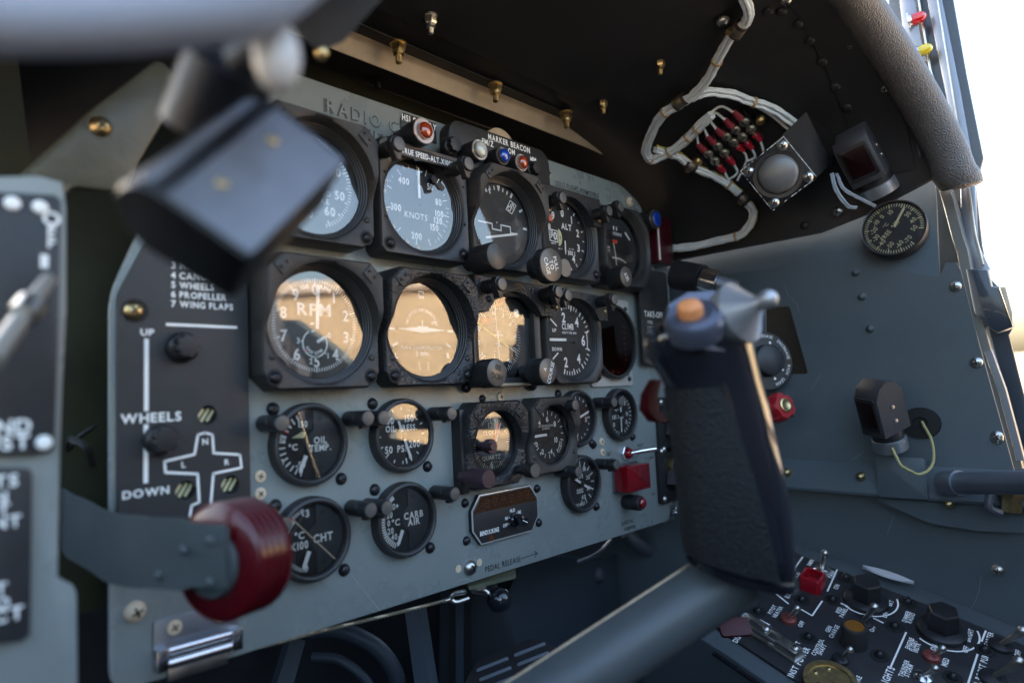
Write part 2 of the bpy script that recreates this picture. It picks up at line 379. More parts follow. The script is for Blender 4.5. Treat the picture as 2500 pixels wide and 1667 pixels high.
words(panel, (('SOLO FLIGHT PERMISSIBLE', .346, .2555, .0058, dict(bold=False, wide=.72, gap=.22)), ('FROM FRONT COCKPIT ONLY', .346, .2455, .0058, dict(bold=False, wide=.72, gap=.22)), ('PEDAL RELEASE', .1995, -.1270, .0052, dict(bold=False, wide=.82, gap=.2)), ('SUPERCHG', .404, -.1235, .0042, kw), ('WARNING', .408, -.1305, .0042, kw), ('LEFT', .377, -.043, .004, kw), ('WING', .377, -.050, .004, kw), ('RIGHT', .441, -.039, .004, kw), ('CARB', .463, -.056, .003, kw), ('FUEL', .388, -.067, .003, kw), ('HEAT', .463, -.10, .003, kw)), .0004, SLOT, 'engraved_text')
t = MB(SLOT); t.line((.2235, -.1272), (.2475, -.1268), .0006, .0004)
t.line((.2475, -.1268), (.2425, -.1238), .0006, .00045); t.line((.2475, -.1268), (.2425, -.1298), .0006, .0005)
t.build('engraved_arrow', panel)
for x, z in ((-.0326, -.0188), (-.0328, -.0306), (.3639, -.0286), (.3642, -.0404)): screw(panel, x, z, 0, .0042, RIVG, .1)
for a, r, mm in ((('G', 860, 1110), .0062, RIVG), (('B', 1395, 1110), .0058, RIVG), (('H', 905, 830), .0068, STEEL)):
    x, z = q(a); screw(panel, x, z, .0006, r, mm, .5)
for a in (('H', 832, 838), ('H', 965, 797)):
    x, z = q(a); MB(RIVG).disc(x, z, .0034, .0006).build('rivet', panel)
x, z = q(('E', 1100, 1095)); screw(panel, x, z, .0004, .0046, RIVG, .15)
x, z = q(('E', 985, 1105)); screw(panel, x, z, .0004, .0036, DSCREW, .5)
x, z = q(('B', 1925, 1290)); screw(panel, x, z, .0004, .006, RIVG, .4)
# small piano-hinge latch at the lower left corner
def latch(name, label, M, s=1):
    r = thing(name, label, 'latch', M)
    MB(GREYM).prism(rrect(-.026 * s, .026 * s, -.004 * s, .018 * s, .002 * s), 0, .0015 * s, .0004).build('base_plate', r)
    for k, x in enumerate((-.014, .014)): screw(r, x * s, .0115 * s, .0015 * s, .0046 * s, RIVG, .1)
    h = MB(CHROME); h.cyl((-.026 * s, -.008 * s, .005 * s), (.026 * s, -.008 * s, .005 * s), .0034 * s); h.cyl((-.026 * s, -.0005 * s, .005 * s), (.026 * s, -.0005 * s, .005 * s), .0028 * s)
    for x in (-.026, .019): h.box(x * s, (x + .007) * s, -.011 * s, .002 * s, .001 * s, .009 * s, .001 * s)
    h.build('slide_bolt', r)
    MB(STEEL).box(-.018 * s, .018 * s, -.019 * s, -.010 * s, .001 * s, .0045 * s, .001 * s).build('hinge_leaf', r); return r
x, z = q(('G', 1255, 1290)); latch('panel_latch', 'chrome slide latch at the lower left corner of the panel', pm(x, z) @ Matrix.Rotation(R(-1), 4, 'Z'))
x, z = q(('H', 2165, 465), .0165); latch('panel_latch', 'small chrome latch at the lower right end of the panel beside the grip', pm(x, z, .0165), .72)
# --- black checklist plate
pl = thing('gear_placard_panel', 'black plate with take-off list and WHEELS indicator at the left of the panel', 'placard', pm(0, 0))
op = fillet([(-.0425, -.045), (-.060, -.070), (-.1215, -.066), (-.1215, .100), (-.098, .150), (-.073, .198), (-.0425, .198)], .005)
holes = [circ(*q(('D', 1300, 1210)), .0062), circ(*q(('G', 1160, 335)), .0062), circ(*q(('G', 1445, 300)), .0062)]
MB(PLATE).prism(op, .001, .0065, 0, holes).build('plate', pl)
for h in holes:
    cx = sum(p[0] for p in h) / 24; cz = sum(p[1] for p in h) / 24
    f = MB(SLOT).lathe([(.0075, .0008), (.0075, .0014), (0, .0014)], 24, cx, cz); f.use(YELT)
    for k in (-1, 0, 1): f.quad(cx + k * .0036, cz, .0018, .0095, .0017, R(-32))
    f.build('flag_window', pl)
g = MB(WHITE); Z0 = .0068
g.line((-.1063, .0735), (-.1066, .0295), .0026, Z0); g.line((-.1068, .0215), (-.1071, -.0135), .0026, Z0); g.line((-.0950, .0828), (-.0500, .0826), .0018, Z0)
g.text('UP', -.1058, .0775, .0040, Z0, wide=1.1); g.text('DOWN', -.1068, -.0190, .0046, Z0, wide=1.1); g.text('WHEELS', -.1035, .0255, .0056, Z0, wide=1.05)
for k, s in enumerate(('1 HARNESS', '2 BLOWER', '3 MIXTURE', '4 CANOPY', '5 WHEELS', '6 PROPELLER', '7 WING FLAPS')):
    zz = .1325 - .00605 * k; g.text(s[0], -.0905, zz, .0040, Z0, align='C', bold=True); g.text(s[2:], -.0868, zz, .0040, Z0, align='L', wide=.92, bold=True)
g.text('TAKE-OFF', -.072, .142, .0048, Z0)
def ap(kx): return q(kx, .0035)
air = [ap(a) for a in (('G', 1265, -210), ('G', 1262, 60), ('G', 1225, 118), ('G', 1060, 160), ('G', 1052, 228), ('G', 1255, 235), ('G', 1272, 420), ('G', 1215, 440), ('G', 1210, 500))]
air = [q(('D', x, y), .0035) for x, y in ((1210, 1855), (1222, 1785), (1270, 1765), (1260, 1585), (1055, 1575), (1048, 1505), (1240, 1460), (1262, 1335), (1308, 1322), (1355, 1335), (1362, 1452), (1530, 1462), (1540, 1545), (1360, 1582), (1345, 1765))]
g.path(fillet(air, .002)[3:-3] if False else air, .0016, Z0)
g.text('N', *q(('D', 1308, 1378), .0035), .0038, Z0); g.text('L', *q(('D', 1170, 1525), .0035), .0036, Z0); g.text('R', *q(('D', 1447, 1508), .0035), .0036, Z0)
g.build('lettering', pl)
x, z = q(('D', 860, 545), .0035); MB(SLOT).lathe([(.0075, .0065), (.0075, .0069), (0, .0069)], 24, x, z).build('screw_recess', pl); screw(pl, x - .0008, z, .0071, .0056, BRASS, .4)
def star_knob(x, z, label, y=.0035, r=.0078, d=.013, n=4):
    k = thing('lamp_dimmer', label, 'knob', pm(x, z, y))
    MB(BLACK).lathe([(r * 1.25, 0), (r * 1.25, d * .35), (r * 1.1, d * .5), (r * .98, d * .55)], 32).build('base_ring', k)
    b = MB(BLACK); b.lathe([(r, d * .5), (r, d * .85), (r * .9, d), (r * .3, d * 1.02), (0, d * 1.02)], 48, rf=lambda a: 1 - .2 * math.cos(n * a + .6) ** 8)
    b.build('star_cap', k); return k
star_knob(*q(('D', 1170, 775), .0), 'black star-shaped dimmer cap under the line on the black checklist plate')
star_knob(*q(('D', 1030, 1368), .0), 'black star-shaped dimmer cap on the white WHEELS line')
# ------------------------------------------------------------ gauges
def needle(parent, ang, L, tail=0, w=.0022, z=.006, m_=None, tip=.4, hub=.003, name='needle', hubm=None):
    b = MB(m_ or WHITE); a = R(90 - ang); d = Vector((math.cos(a), math.sin(a))); n = Vector((-d.y, d.x))
    pts = [d * -tail - n * w / 2, d * (L * .88) - n * w / 2, d * L - n * w / 2 * tip, d * L + n * w / 2 * tip, d * (L * .88) + n * w / 2, d * -tail + n * w / 2]
    b.prism([(p.x, p.y) for p in pts], z - .0004, z); b.use(hubm or DIAL); b.lathe([(hub, z - .001), (hub, z + .0008), (hub * .7, z + .0012), (0, z + .0012)], 20)
    return b.build(name, parent)
def small_gauge(X, Z, name, label, marks, glass=GLASS, screws=((-.0255, .0268), (.0278, -.0283)), r=.0300):
    t = thing(name, label, 'gauge', pm(X, Z))
    MB(BEZEL).lathe([(r, -.001), (r, .0065), (r - .001, .0090), (r - .0028, .0098), (r - .0040, .0090), (r - .0046, .005), (r - .0048, .0028)], 72).build('bezel', t)
    b = MB(DIAL); b.lathe([(r - .0046, .0024), (r - .0046, .0030), (0, .0030)], 48); b.ts = 1.2; marks(b); b.build('dial', t)
    MB(glass).disc(0, 0, r - .0042, .0072, 48).build('glass', t)
    for x, y in screws: screw(t, x, y, 0, .0048, DSCREW, .6)
    return t
def hubplate(b, txt, h=.0042):      # the darker right half with its half-round hub cover
    b.use(DIALG); pts = [(.0035, .0245), (.0035, .0105), (.0010, .0085), (-.002, .0055), (-.0032, 0), (-.002, -.0055), (.001, -.0085), (.0035, -.0105), (.0035, -.0245)]
    arc_ = [(.025 * math.cos(R(a)), .025 * math.sin(R(a))) for a in range(-82, 83, 6)]
    b.prism(pts + arc_, .003, .0042, .0003); b.use(SLOT)
    for s in (1, -1): b.disc(.0085, .0175 * s, .0016, .0045, 12)
    b.use(DIALG)
    for s in (1, -1): b.disc(.0085, .0175 * s, .0011, .0047, 12)
    b.use(WHITE)
    for k, s in enumerate(txt): b.text(s, .0085, .0025 - k * .0055 + (len(txt) - 2) * .0027, h, .0046, wide=.9)
zf = .0034
def m_oiltemp(b):
    b.use(WHITE); b.ticks([198 + 11.5 * i for i in range(13)], .0185, .0232, .0011, zf)
    for a, s in ((343, '150'), (283, '100'), (243, '0'), (207, '-50')):
        t_ = R(90 - a); rr = .0155 if s in ('150', '-50') else .0235; b.text(s, rr * math.cos(t_) + (0 if s != '100' else .001), rr * math.sin(t_), .0036, zf, wide=.85)
    b.text('°C', -.0125, -.001, .0036, zf); b.use(REDF); b.ticks([300], .0185, .0232, .0009, zf + .0001); hubplate(b, ('OIL', 'TEMP.'), .0040)
def m_cht(b):
    b.use(WHITE); b.ticks([195 + 4.5 * i for i in range(34)], .0205, .0232, .0007, zf); b.ticks([195, 265, 340], .018, .0232, .0010, zf)
    b.arc(0, 0, .0185, .0212, 262, 316, zf + .0001); b.use(REDF); b.ticks([318], .018, .0232, .0011, zf + .0001); b.use(WHITE)
    b.text('3', -.003, .0185, .0042, zf); b.text('2', -.0245, .001, .0036, zf); b.text('1', -.0245, -.009, .0038, zf); b.text('0', -.005, -.0195, .0038, zf)
    b.text('°C', -.0095, .004, .0040, zf); b.text('X100', -.0100, -.0030, .0044, zf, wide=.8); hubplate(b, ('CHT',), .0048)
    b.use(RIVG); b.line((-.0145, .0155), (.0175, -.0175), .0009, .0050)
def m_carb(b):
    b.use(WHITE); b.ticks([207 + 5.5 * i for i in range(17)], .0190, .0232, .0013, zf)
    b.arc(0, 0, .0195, .0232, 318, 332, zf)
    for a, s in ((321, '40+'), (292, '20'), (268, '0'), (243, '20'), (217, '40-')):
        t_ = R(90 - a); rr = .0150; b.text(s, rr * math.cos(t_) - .0005, rr * math.sin(t_), .0038, zf, wide=.8)
    b.text('°C', -.0085, -.001, .0042, zf); hubplate(b, ('CARB', 'AIR'), .0044)
def m_oilp(b):
    b.use(WHITE); b.ticks([i * 22.5 for i in range(16)], .0205, .0232, .0009, zf); b.ticks([225, 315, 45, 112.5, 170], .0190, .0235, .0012, zf)
    b.text('150', .0078, .0135, .0046, zf, wide=.85); b.text('100', -.0125, .0125, .0046, zf, wide=.85); b.text('50', -.0135, -.0105, .0046, zf, wide=.9); b.text('200', .0125, -.0078, .0046, zf, wide=.85); b.text('0', .0075, -.0175, .0040, zf)
    b.text('OIL', -.0110, .0060, .0040, zf, wide=.85); b.text('PRESS.', .0068, .0060, .0040, zf, wide=.85); b.text('PSI', -.0005, -.0105, .0046, zf, wide=.85)
g1 = small_gauge(.0030, 0, 'oil_temperature_gauge', 'OIL TEMP gauge, uppermost small dial at the left of the panel', m_oiltemp); needle(g1, 205, .0215, -.0085, .0030, .0056, tip=.15, hub=.0001)
MB(YELT).prism(fillet([(-.0145, .0055), (-.0045, .0050), (-.003, .009), (-.006, .0095)], .001), .0046, .0050).build('parked_pointer', g1)
g2 = small_gauge(.0034, -.0672, 'cylinder_head_gauge', 'CHT gauge under the oil temperature dial with a diagonal line', m_cht); needle(g2, 203, .0215, -.0085, .0030, .0056, tip=.15, hub=.0001)
g3 = small_gauge(.0864, 0, 'oil_pressure_gauge', 'OIL PRESS PSI gauge with one long white needle', m_oilp); needle(g3, 160, .0225, .0125, .0022, .0054, tip=.35)
g4 = small_gauge(.0860, -.0672, 'carburettor_air_gauge', 'CARB AIR temperature gauge left of the digital display', m_carb); needle(g4, 205, .0215, -.0085, .0030, .0056, tip=.15, hub=.0001)
def m_fuelp(b):
    b.use(WHITE); b.ticks([i * 18 for i in range(20)], .0205, .0232, .0009, zf); b.ticks([180, 90, 270, 0], .0185, .0235, .0012, zf)
    b.text('FUEL', -.0055, .0090, .0036, zf, wide=.85); b.text('PRESS', -.0055, .0040, .0036, zf, wide=.85); b.text('PSI', -.003, -.0060, .0036, zf, wide=.85); b.text('10', -.002, -.0165, .0044, zf); b.text('0', -.0165, -.003, .0044, zf); b.text('20', -.002, .0165, .0044, zf); b.text('5', .016, -.002, .0040, zf)
g5 = small_gauge(.3170, 0, 'fuel_pressure_gauge', 'small FUEL PRESS PSI gauge right of the accelerometer', m_fuelp); needle(g5, 72, .0205, .009, .0022, .0054)
def m_fuelq(b):
    b.use(WHITE); b.ticks([i * 12 for i in range(2, 14)], .0195, .0232, .0010, zf); b.ticks([190 + 12 * i for i in range(8)], .0195, .0232, .0010, zf)
    b.text('QTY', -.003, .007, .0038, zf, wide=.9); b.text('LBS X100', -.004, -.0025, .0036, zf, wide=.8); b.text('10', .0145, 0, .0038, zf, wide=.8); b.text('5', .0115, .0125, .0038, zf); b.text('15', .0125, -.0095, .0038, zf, wide=.8); b.text('0', -.0125, -.011, .0038, zf)
g6 = small_gauge(.3975, 0, 'fuel_quantity_gauge', 'small fuel quantity gauge whose needle hangs straight down', m_fuelq, screws=((.0272, -.0278),)); needle(g6, 183, .0205, .009, .0020, .0054)
def m_flap(b):
    b.use(WHITE); b.ticks([0, 22, 45, 67, 90, 112, 135, 158, 180], .0175, .0232, .0012, zf); b.ticks([168, 174, 186], .0195, .0232, .0010, zf)
    b.text('UP', -.002, .0150, .0034, zf); b.text('FLAPS', -.003, .0075, .0034, zf, wide=.85); b.text('10', .0072, .0145, .0034, zf); b.text('20', .0128, .0050, .0036, zf); b.text('30', .0128, -.0065, .0036, zf); b.text('40', .0035, -.0145, .0038, zf); b.text('DEG', -.002, -.0075, .0036, zf, wide=.85); b.text('DOWN', -.004, -.0215, .0026, zf, wide=.8)
g7 = small_gauge(.3180, -.0685, 'flap_gauge', 'FLAPS position gauge lowest at the right of the digital display', m_flap, screws=((-.025, .0262), (.0285, -.0285), (.0295, .038))); needle(g7, 118, .0135, .013, .0024, .0054)
# ---- large gauges: local z = 0 on the panel sheet, front plate at about .022
def sqr(a, ch):        # radius of a square half-width a with cut corners
    def f(t):
        c, s = abs(math.cos(t)), abs(math.sin(t)); return min(a / max(c, 1e-6), a / max(s, 1e-6), ch / max(abs(math.cos((t % (math.pi / 2)) - math.pi / 4)), 1e-6))
    return f
def sstep(a, b_, x): t = min(1, max(0, (x - a) / (b_ - a))); return t * t * (3 - 2 * t)
def big_gauge(X, Z, name, label, marks, a=.0470, ch=.0590, ri=.0435, zfr=.022, hood=0, m_=None, glass=GLASS, corners=True, zd=.010, rings=True, dialr=None, gr=None):
    t = thing(name, label, 'gauge', pm(X, Z)); m_ = m_ or BEZEL
    so, si, sm_ = sqr(a, ch), ri, sqr(a - .0015, ch - .0015)
    def up(th): d = math.degrees(th) % 360; d = d if d < 270 else d - 360; return sstep(-14, 16, d) * (1 - sstep(164, 194, d))
    zh = (lambda th: zfr + hood * up(th)) if hood else (lambda th: zfr)
    prof = [(so, .0005), (so, (lambda th: zh(th) - .002)), (sm_, zh), (((lambda th: min(si + .004, so(th) - .002)) if hood else si + .0025), zh), ((lambda th: si + .0002), (lambda th: zh(th) - .0018)), (si - .0008, zfr - .004)]
    bz = MB(m_).radial(prof, 144).build('bezel', t, angle=40)
    if rings:
        r_ = MB(BEZEL); n = 4; pr = []; ri2 = dialr or si - .0045; st_ = (si - .0006 - ri2) / n
        for k in range(n): pr += [(si - .0006 - st_ * k, zfr - .0030 - .0020 * k), (si - .0006 - st_ * (k + 1), zfr - .0034 - .0020 * k)]
        pr.append((ri2, zd)); r_.lathe(pr, 96, cap=False); r_.build('inner_ring', bz)
    if hood:
        for sg_ in (-1, 1):
            an = R(90 + sg_ * 43); rr_ = (si + so(an)) / 2 + .0005; cp_ = MB(m_).at(Matrix.Translation((rr_ * math.cos(an), rr_ * math.sin(an), zfr + hood)) @ Matrix.Rotation(an, 4, 'Z'))
            w_ = max(.0022, (so(an) - si) * .32); cp_.box(-w_, w_, -.0055, .0055, -.001, .0011, .0004)
            for yy in (-.0030, .0030): cp_.ball((0, yy, .0012), .0012, 10, 6)
            cp_.at().build('hood_clip', bz)
        for sg_ in (-1, 1):
            x_ = sg_ * (a - .0070); MB(m_).ball((x_, -a * .52, zfr - .0004), .0026, 14, 8, (1, 1, .6)).build('boss', bz)
    b = MB(DIAL); dr = dialr or si; b.lathe([(dr, zd - .001), (dr, zd), (0, zd)], 64); b.zd = zd + .0004; b.ts = 1.12; marks(b); b.build('dial', t)
    MB(glass).disc(0, 0, (dialr or si - .0045) if rings else si - .0008, zd + .0035, 64).build('glass', t)
    if corners:
        for sx, sy in ((-1, -1), (1, -1)):
            x, y = sx * (a - .0085), sy * (a - .0085)
            MB(SLOT).lathe([(.0058, zfr + .0001), (.0052, zfr + .0003), (0, zfr + .0003)], 24, x, y).build('screw_recess', bz); screw(bz, x, y, zfr + .0004, .0040, DSCREW, .5)
    return t
def ringnum(b, items, r, h, z, wide=.9, bold=True):
    for a, s in items: t_ = R(90 - a); b.text(s, r * math.cos(t_), r * math.sin(t_), h, z, wide=wide, bold=bold)
def m_map(b):
    z = b.zd; b.use(WHITE); b.ticks([i * 4.5 - 160 for i in range(72)], .0310, .0340, .0007, z); b.ticks([i * 22.5 - 160 for i in range(15)], .0295, .0340, .0013, z)
    ringnum(b, ((-100, '10'), (-50, '20'), (10, '30'), (58, '40'), (103, '50'), (143, '60'), (190, '70')), .0240, .0058, z); b.text('MANIFOLD', 0, -.006, .0036, z); b.text('PRESSURE', 0, -.012, .0036, z); b.text('IN. HG', 0, .012, .0036, z)
G1 = big_gauge(.0065, .1925, 'manifold_pressure_gauge', 'crinkle-hooded gauge half hidden behind the blurred lamp, reading 50 and 60', m_map, hood=.009, m_=CRINKF); needle(G1, 3, .030, .008, .0030, .0125)
def m_rpm(b):
    z = b.zd; b.use(WHITE); b.ticks([i * 3.6 for i in range(100)], .0315, .0342, .0007, z); b.ticks([i * 36 for i in range(10)], .0300, .0345, .0013, z)
    ringnum(b, [(36 * i, str(i)) for i in range(10)], .0265, .0072, z); b.text('RPM', -.001, .0115, .0078, z, wide=1.1); b.arctext('100', 0, 0, .0290, -17, .0030, z); b.arctext('RPM', 0, 0, .0290, 17, .0030, z)
    cx, cy = -.001, -.0135; b.arc(cx, cy, .0092, .0104, 60, 330, z); ringnum_ = ((62, '0'), (130, '1'), (196, '2'), (278, '3'))
    for a, s in ringnum_: t_ = R(90 - a); b.text(s, cx + .0135 * math.cos(t_), cy + .0135 * math.sin(t_), .0036, z)
    b.ticks([60, 130, 196, 278], .0092, .0118, .0008, z, cx, cy); b.arctext('1000 RPM', cx, cy, .0070, 190, .0022, z, inward=True); b.line((cx + .0015, cy + .001), (cx + .0078, cy + .0048), .0022, z + .0003)
    b.use(REDF); b.ticks([238], .0088, .0108, .0008, z + .0001, cx, cy); b.use(WHITE); b.quad(-.003, .001, .003, .0014, z + .0002, .2); b.quad(-.0025, -.0045, .0025, .0014, z + .0002, -.2)
G2 = big_gauge(.0068, .0862, 'tachometer', 'crinkle-hooded RPM gauge with warm yellow reflection in its glass', m_rpm, hood=.009, m_=CRINKF); needle(G2, 3, .0300, .003, .0026, .0125, hub=.0001)
def m_turn(b):
    z = b.zd; b.use(WHITE); b.arctext('NO PITCH INFORMATION', 0, 0, .0170, 0, .0026, z, bold=False, gap=.12)
    b.text('TURN COORDINATOR', -.001, -.0150, .0027, z, bold=False, wide=.95); b.text('2 MIN', -.001, -.0200, .0032, z, wide=.95)
    for s in (-1, 1): b.quad(s * .0310, 0, .0065, .0018, z); b.quad(s * .0285, -.0125, .0062, .0018, z, -s * .45)
    b.text('L', -.0275, -.0215, .0038, z); b.text('R', .0275, -.0215, .0038, z)
    b.prism([(-.026, .0004), (0, -.0022), (.026, .0004), (0, .0028)], z, z + .0006); b.prism([(-.006, .0030), (.006, .0030), (.0045, .0018), (-.0045, .0018)], z, z + .0009); b.quad(0, .0058, .0009, .005, z + .0004)
    b.quad(.0125, .006, .0052, .0007, z); b.quad(.0125, .0075, .0052, .0007, z)
    b.path([(-.0045, -.0265), (-.0038, -.0335)], .0006, z); b.path([(.0045, -.0265), (.0052, -.0335)], .0006, z)
    b.path([(-.0025, .0305), (-.0025, .0285), (.0025, .0285), (.0025, .0270), (-.0025, .0270)], .0011, z); b.path([(-.0025, .0325), (.0025, .0325), (.0025, .0305)], .0011, z)
G3 = big_gauge(.1060, .0862, 'turn_coordinator', 'thick crinkle-hooded TURN COORDINATOR gauge reflecting a sunlit hangar', m_turn, hood=.010, m_=CRINK)
def m_asi(b):
    z = b.zd; b.use(WHITE); nums = ((0, '0'), (36, '50'), (72, '80'), (97, '100'), (113, '120'), (133, '150'), (186, '200'), (258, '300'), (323, '400'))
    for a, s in nums:
        t_ = R(90 - a); h = .0026 if s == '0' else .0050; rr = {'0': .028, '200': .0265, '150': .0235, '120': .0235, '100': .0235}.get(s, .0240); b.text(s, rr * math.cos(t_), rr * math.sin(t_), h, z, wide=.82)
    b.ticks([0, 18, 36, 72, 97, 113, 133, 160, 186, 222, 258, 290, 323], .0290, .0350, .0008, z); b.ticks([54, 63, 84, 91, 105, 122, 140, 147, 300, 308, 335, 345], .0318, .0350, .0006, z)
    b.text('KNOTS', -.0025, -.0090, .0048, z, wide=.95, bold=False)
    b.use(BLACK); b.arc(0, 0, .0355, .0383, 0, 360, z + .003, 60); b.use(WHITE)
    for a, s in ((205, '30'), (187, '35'), (232, '25'), (255, '20'), (278, '10'), (292, '0')): t_ = R(90 - a); b.text(s, .0370 * math.cos(t_), .0370 * math.sin(t_), .0024, z + .0034, R(-a + 180), wide=.9)
    b.use(DIALG); b.add([(.0150, .0300, z + .004), (.0275, .0205, z + .004), (.0255, .0170, z + .004), (.021, .0175, z + .004), (.0120, .0255, z + .004)], [(4, 3, 2, 1, 0)]); b.use(WHITE); b.quad(.0195, .0245, .0008, .005, z + .0044, -.6)
G4 = big_gauge(.1065, .1925, 'airspeed_indicator', 'true airspeed KNOTS gauge with blue sky mirrored in its glass', m_asi, a=.0478, ch=.0640, ri=.0425, dialr=.0388)
needle(G4, 0, .0330, -.006, .0024, .0128, tip=.25, hub=.0001)
bar = MB(BEZEL).box(-.0360, .0375, .0345, .0425, .0225, .0245, .0006); bar.use(WHITE).text('TRUE SPEED-ALT.X1000', .0010, .0386, .0046, .0249, wide=.70, gap=.16); bar.build('lettered_bar', G4)
for sx, sy in ((-.042, .018), (.0425, .022), (-.042, -.018), (.043, -.012)): screw(G4, sx, sy, .022, .0013, DSCREW, .5)
def m_ai(b):
    z = b.zd; b.use(DIALG); b.arc(0, 0, .0330, .0385, 0, 360, z, 72); b.use(mat('horizon_sky', (.045, .043, .040), .6, var=.3, vscale=90)); b.disc(0, 0, .0330, z - .0002, 64)
    b.use(mat('horizon_ground', (.07, .068, .066), .6, var=.2, vscale=90)); b.add([(.0325 * math.cos(R(a)), .0325 * math.sin(R(a)), z) for a in range(195, 376, 10)], [tuple(range(19))]); b.use(WHITE)
    b.ticks([-60, -30, 30, 60, 90, 270], .0325, .0380, .0024, z + .0002); b.ticks([-20, -10, 10, 20], .0325, .0365, .0013, z + .0002); b.add([(-.0022, .0378, z + .0003), (.0022, .0378, z + .0003), (.0008, .0320, z + .0003), (-.0008, .0320, z + .0003)], [(0, 3, 2, 1)])
    b.quad(-.0125, .0295, .0014, .005, z + .0002, .35)
    b.path([(-.030, -.0020), (-.0120, -.0020), (-.0120, -.0070), (.0000, -.0070), (.0000, -.0015), (.0130, -.0015), (.0130, -.0075), (.0225, -.0075)], .0015, z + .0012); b.disc(-.0055, 0, .0008, z + .0013)
    b.line((-.021, -.0165), (.0225, -.0070), .0022, z + .0010)
    c_ = (.0150, .0185); P = [(c_[0] - .0072, c_[1] - .0028), (c_[0] + .0002, c_[1] - .0078), (c_[0] + .0070, c_[1] + .0018), (c_[0] - .0008, c_[1] + .0080)]
    P = [(.0080, .0150), (.0160, .0120), (.0225, .0215), (.0145, .0250)]; b.path(P, .0008, z + .0014, True); b.text('OFF', .0152, .0185, .0046, z + .0014, R(34), wide=.8)
G5 = big_gauge(.2060, .1925, 'attitude_indicator', 'artificial horizon with a white OFF flag under an angular crinkle hood', m_ai, a=.0480, ch=.0560, ri=.0445, hood=.012, m_=CRINKF, glass=GLASS, corners=False, dialr=.0405)
def m_alt(b):
    z = b.zd; b.use(WHITE); ringnum(b, [(36 * i, str(i)) for i in (0, 1, 2, 3, 4, 6, 9)], .0265, .0072, z, .85); b.ticks([36 * i for i in range(10)], .0325, .0365, .0012, z); b.ticks([18 + 36 * i for i in range(10)], .0335, .0360, .0010, z)
    b.text('ALT', .0060, .0125, .0056, z, wide=.95, bold=True); b.text('8', -.0225, .009, .0048, z)
    b.path([(-.0235, .0060), (-.0100, .0055), (-.0100, -.0065), (-.0225, -.0060)], .0009, z, True); b.text('0', -.0138, -.0002, .0072, z)
    for k in range(4): b.line((-.0218, -.0035 + k * .0024), (-.0172, .0005 + k * .0016), .0009, z)
    b.use(YELT); b.add([(-.0085, -.010, z)] + [(-.0085 + .0062 * math.cos(R(a)), -.001 + .0092 * math.sin(R(a)), z) for a in range(-90, 91, 15)], [tuple(range(14))]); b.use(SLOT); b.text('5', -.0055, -.001, .0030, z + .0002)
    b.use(WHITE); b.text('1000 FT', -.0170, -.0085, .0014, z); b.text('100 FT', -.006, -.0130, .0014, z); b.text('IN. HG', .0125, -.0110, .0014, z); b.text('300 1', .0125, -.0155, .0042, z, wide=.8)
    b.use(REDF); b.add([(x, y, z) for x, y in rrect(-.0228, -.0165, .0145, .0225, .001)], [tuple(range(20))]); b.use(CREAM); b.text('CODE', -.0196, .0203, .0022, z + .0002, wide=.8, bold=False); b.text('OFF', -.0196, .0168, .0022, z + .0002, wide=.8, bold=False)
G6 = big_gauge(.3025, .1925, 'altimeter', 'ALT altimeter with red CODE OFF flag and drum window', m_alt, ch=.0640, ri=.0432, glass=GLASSW, dialr=.0390); needle(G6, 180, .0185, -.004, .0014, .0125, hub=.0001)
def m_loc(b):
    z = b.zd; b.use(DIALG); b.arc(0, 0, .0240, .0385, 0, 360, z, 60); b.use(DIAL); b.disc(-.001, -.004, .0240, z + .0001, 40)
    b.use(WHITE); b.quad(-.0070, .0245, .0020, .0045, z + .0003); b.quad(-.0010, .0245, .0020, .0045, z + .0003); b.text('COURSE', 0, .0180, .0030, z + .0003, wide=.9)
    b.line((.0165, .0225), (.0260, .0145), .0024, z + .0003); b.use(REDF); b.prism(rrect(-.0105, -.0010, .0065, .0105, .001), z, z + .0006); b.use(CREAM)
    b.path([(-.0100, .0060), (-.0075, -.0050), (-.0065, -.0160), (-.0065, -.0190)], .0018, z + .0010); b.path([(-.0140, -.0115), (0, -.0115), (.0080, -.0130), (.0125, -.0150)], .0018, z + .0014)
    b.use(WHITE); b.text('DC', -.0190, .0000, .0022, z + .0003); b.text('PC', -.0190, -.0040, .0022, z + .0003)
G7 = big_gauge(.4040, .1925, 'course_deviation_indicator', 'course indicator with crossed cream needles at the right end of the top row', m_loc, a=.047, ch=.0520, ri=.0435, glass=GLASSW, corners=False, zfr=.026, dialr=.0395)
MB(BEZEL).radial([(sqr(.0475, .064), .0005), (sqr(.0475, .064), .012), (sqr(.046, .0625), .0135), (.044, .0135)], 96).build('mounting_flange', G7)
for sx, sy in ((.038, -.040), (.040, .041)): screw(G7, sx, sy, .0136, .0036, STEEL, .5)
# heading indicator (square)
G8 = thing('horizontal_situation_indicator', 'square compass gauge with yellow arrow and red HDG and NAV flags', 'gauge', pm(.2040, .0830))
so = sqr(.0465, .0640); si_ = sqr(.0385, .0470)
MB(BEZEL).radial([(so, .0005), (so, .0150), (sqr(.0452, .0625), .0170), (sqr(.0410, .0500), .0170), (si_, .0155), (si_, .0070)], 144).build('bezel', G8)
b = MB(DIALG); b.radial([(si_, .0060), (si_, .0068), (.0001, .0068)], 96); z = .0071
b.use(DIAL); b.arc(-.006, -.002, .0215, .0325, 0, 360, z, 72); b.use(mat('hsi_centre', (.05, .052, .045), .5)); b.disc(-.006, -.002, .0215, z, 64); b.use(WHITE)
b.ticks([i * 5 for i in range(72)], .0290, .0325, .0005, z + .0002, -.006, -.002); b.ticks([i * 10 for i in range(36)], .0275, .0325, .0007, z + .0002, -.006, -.002)
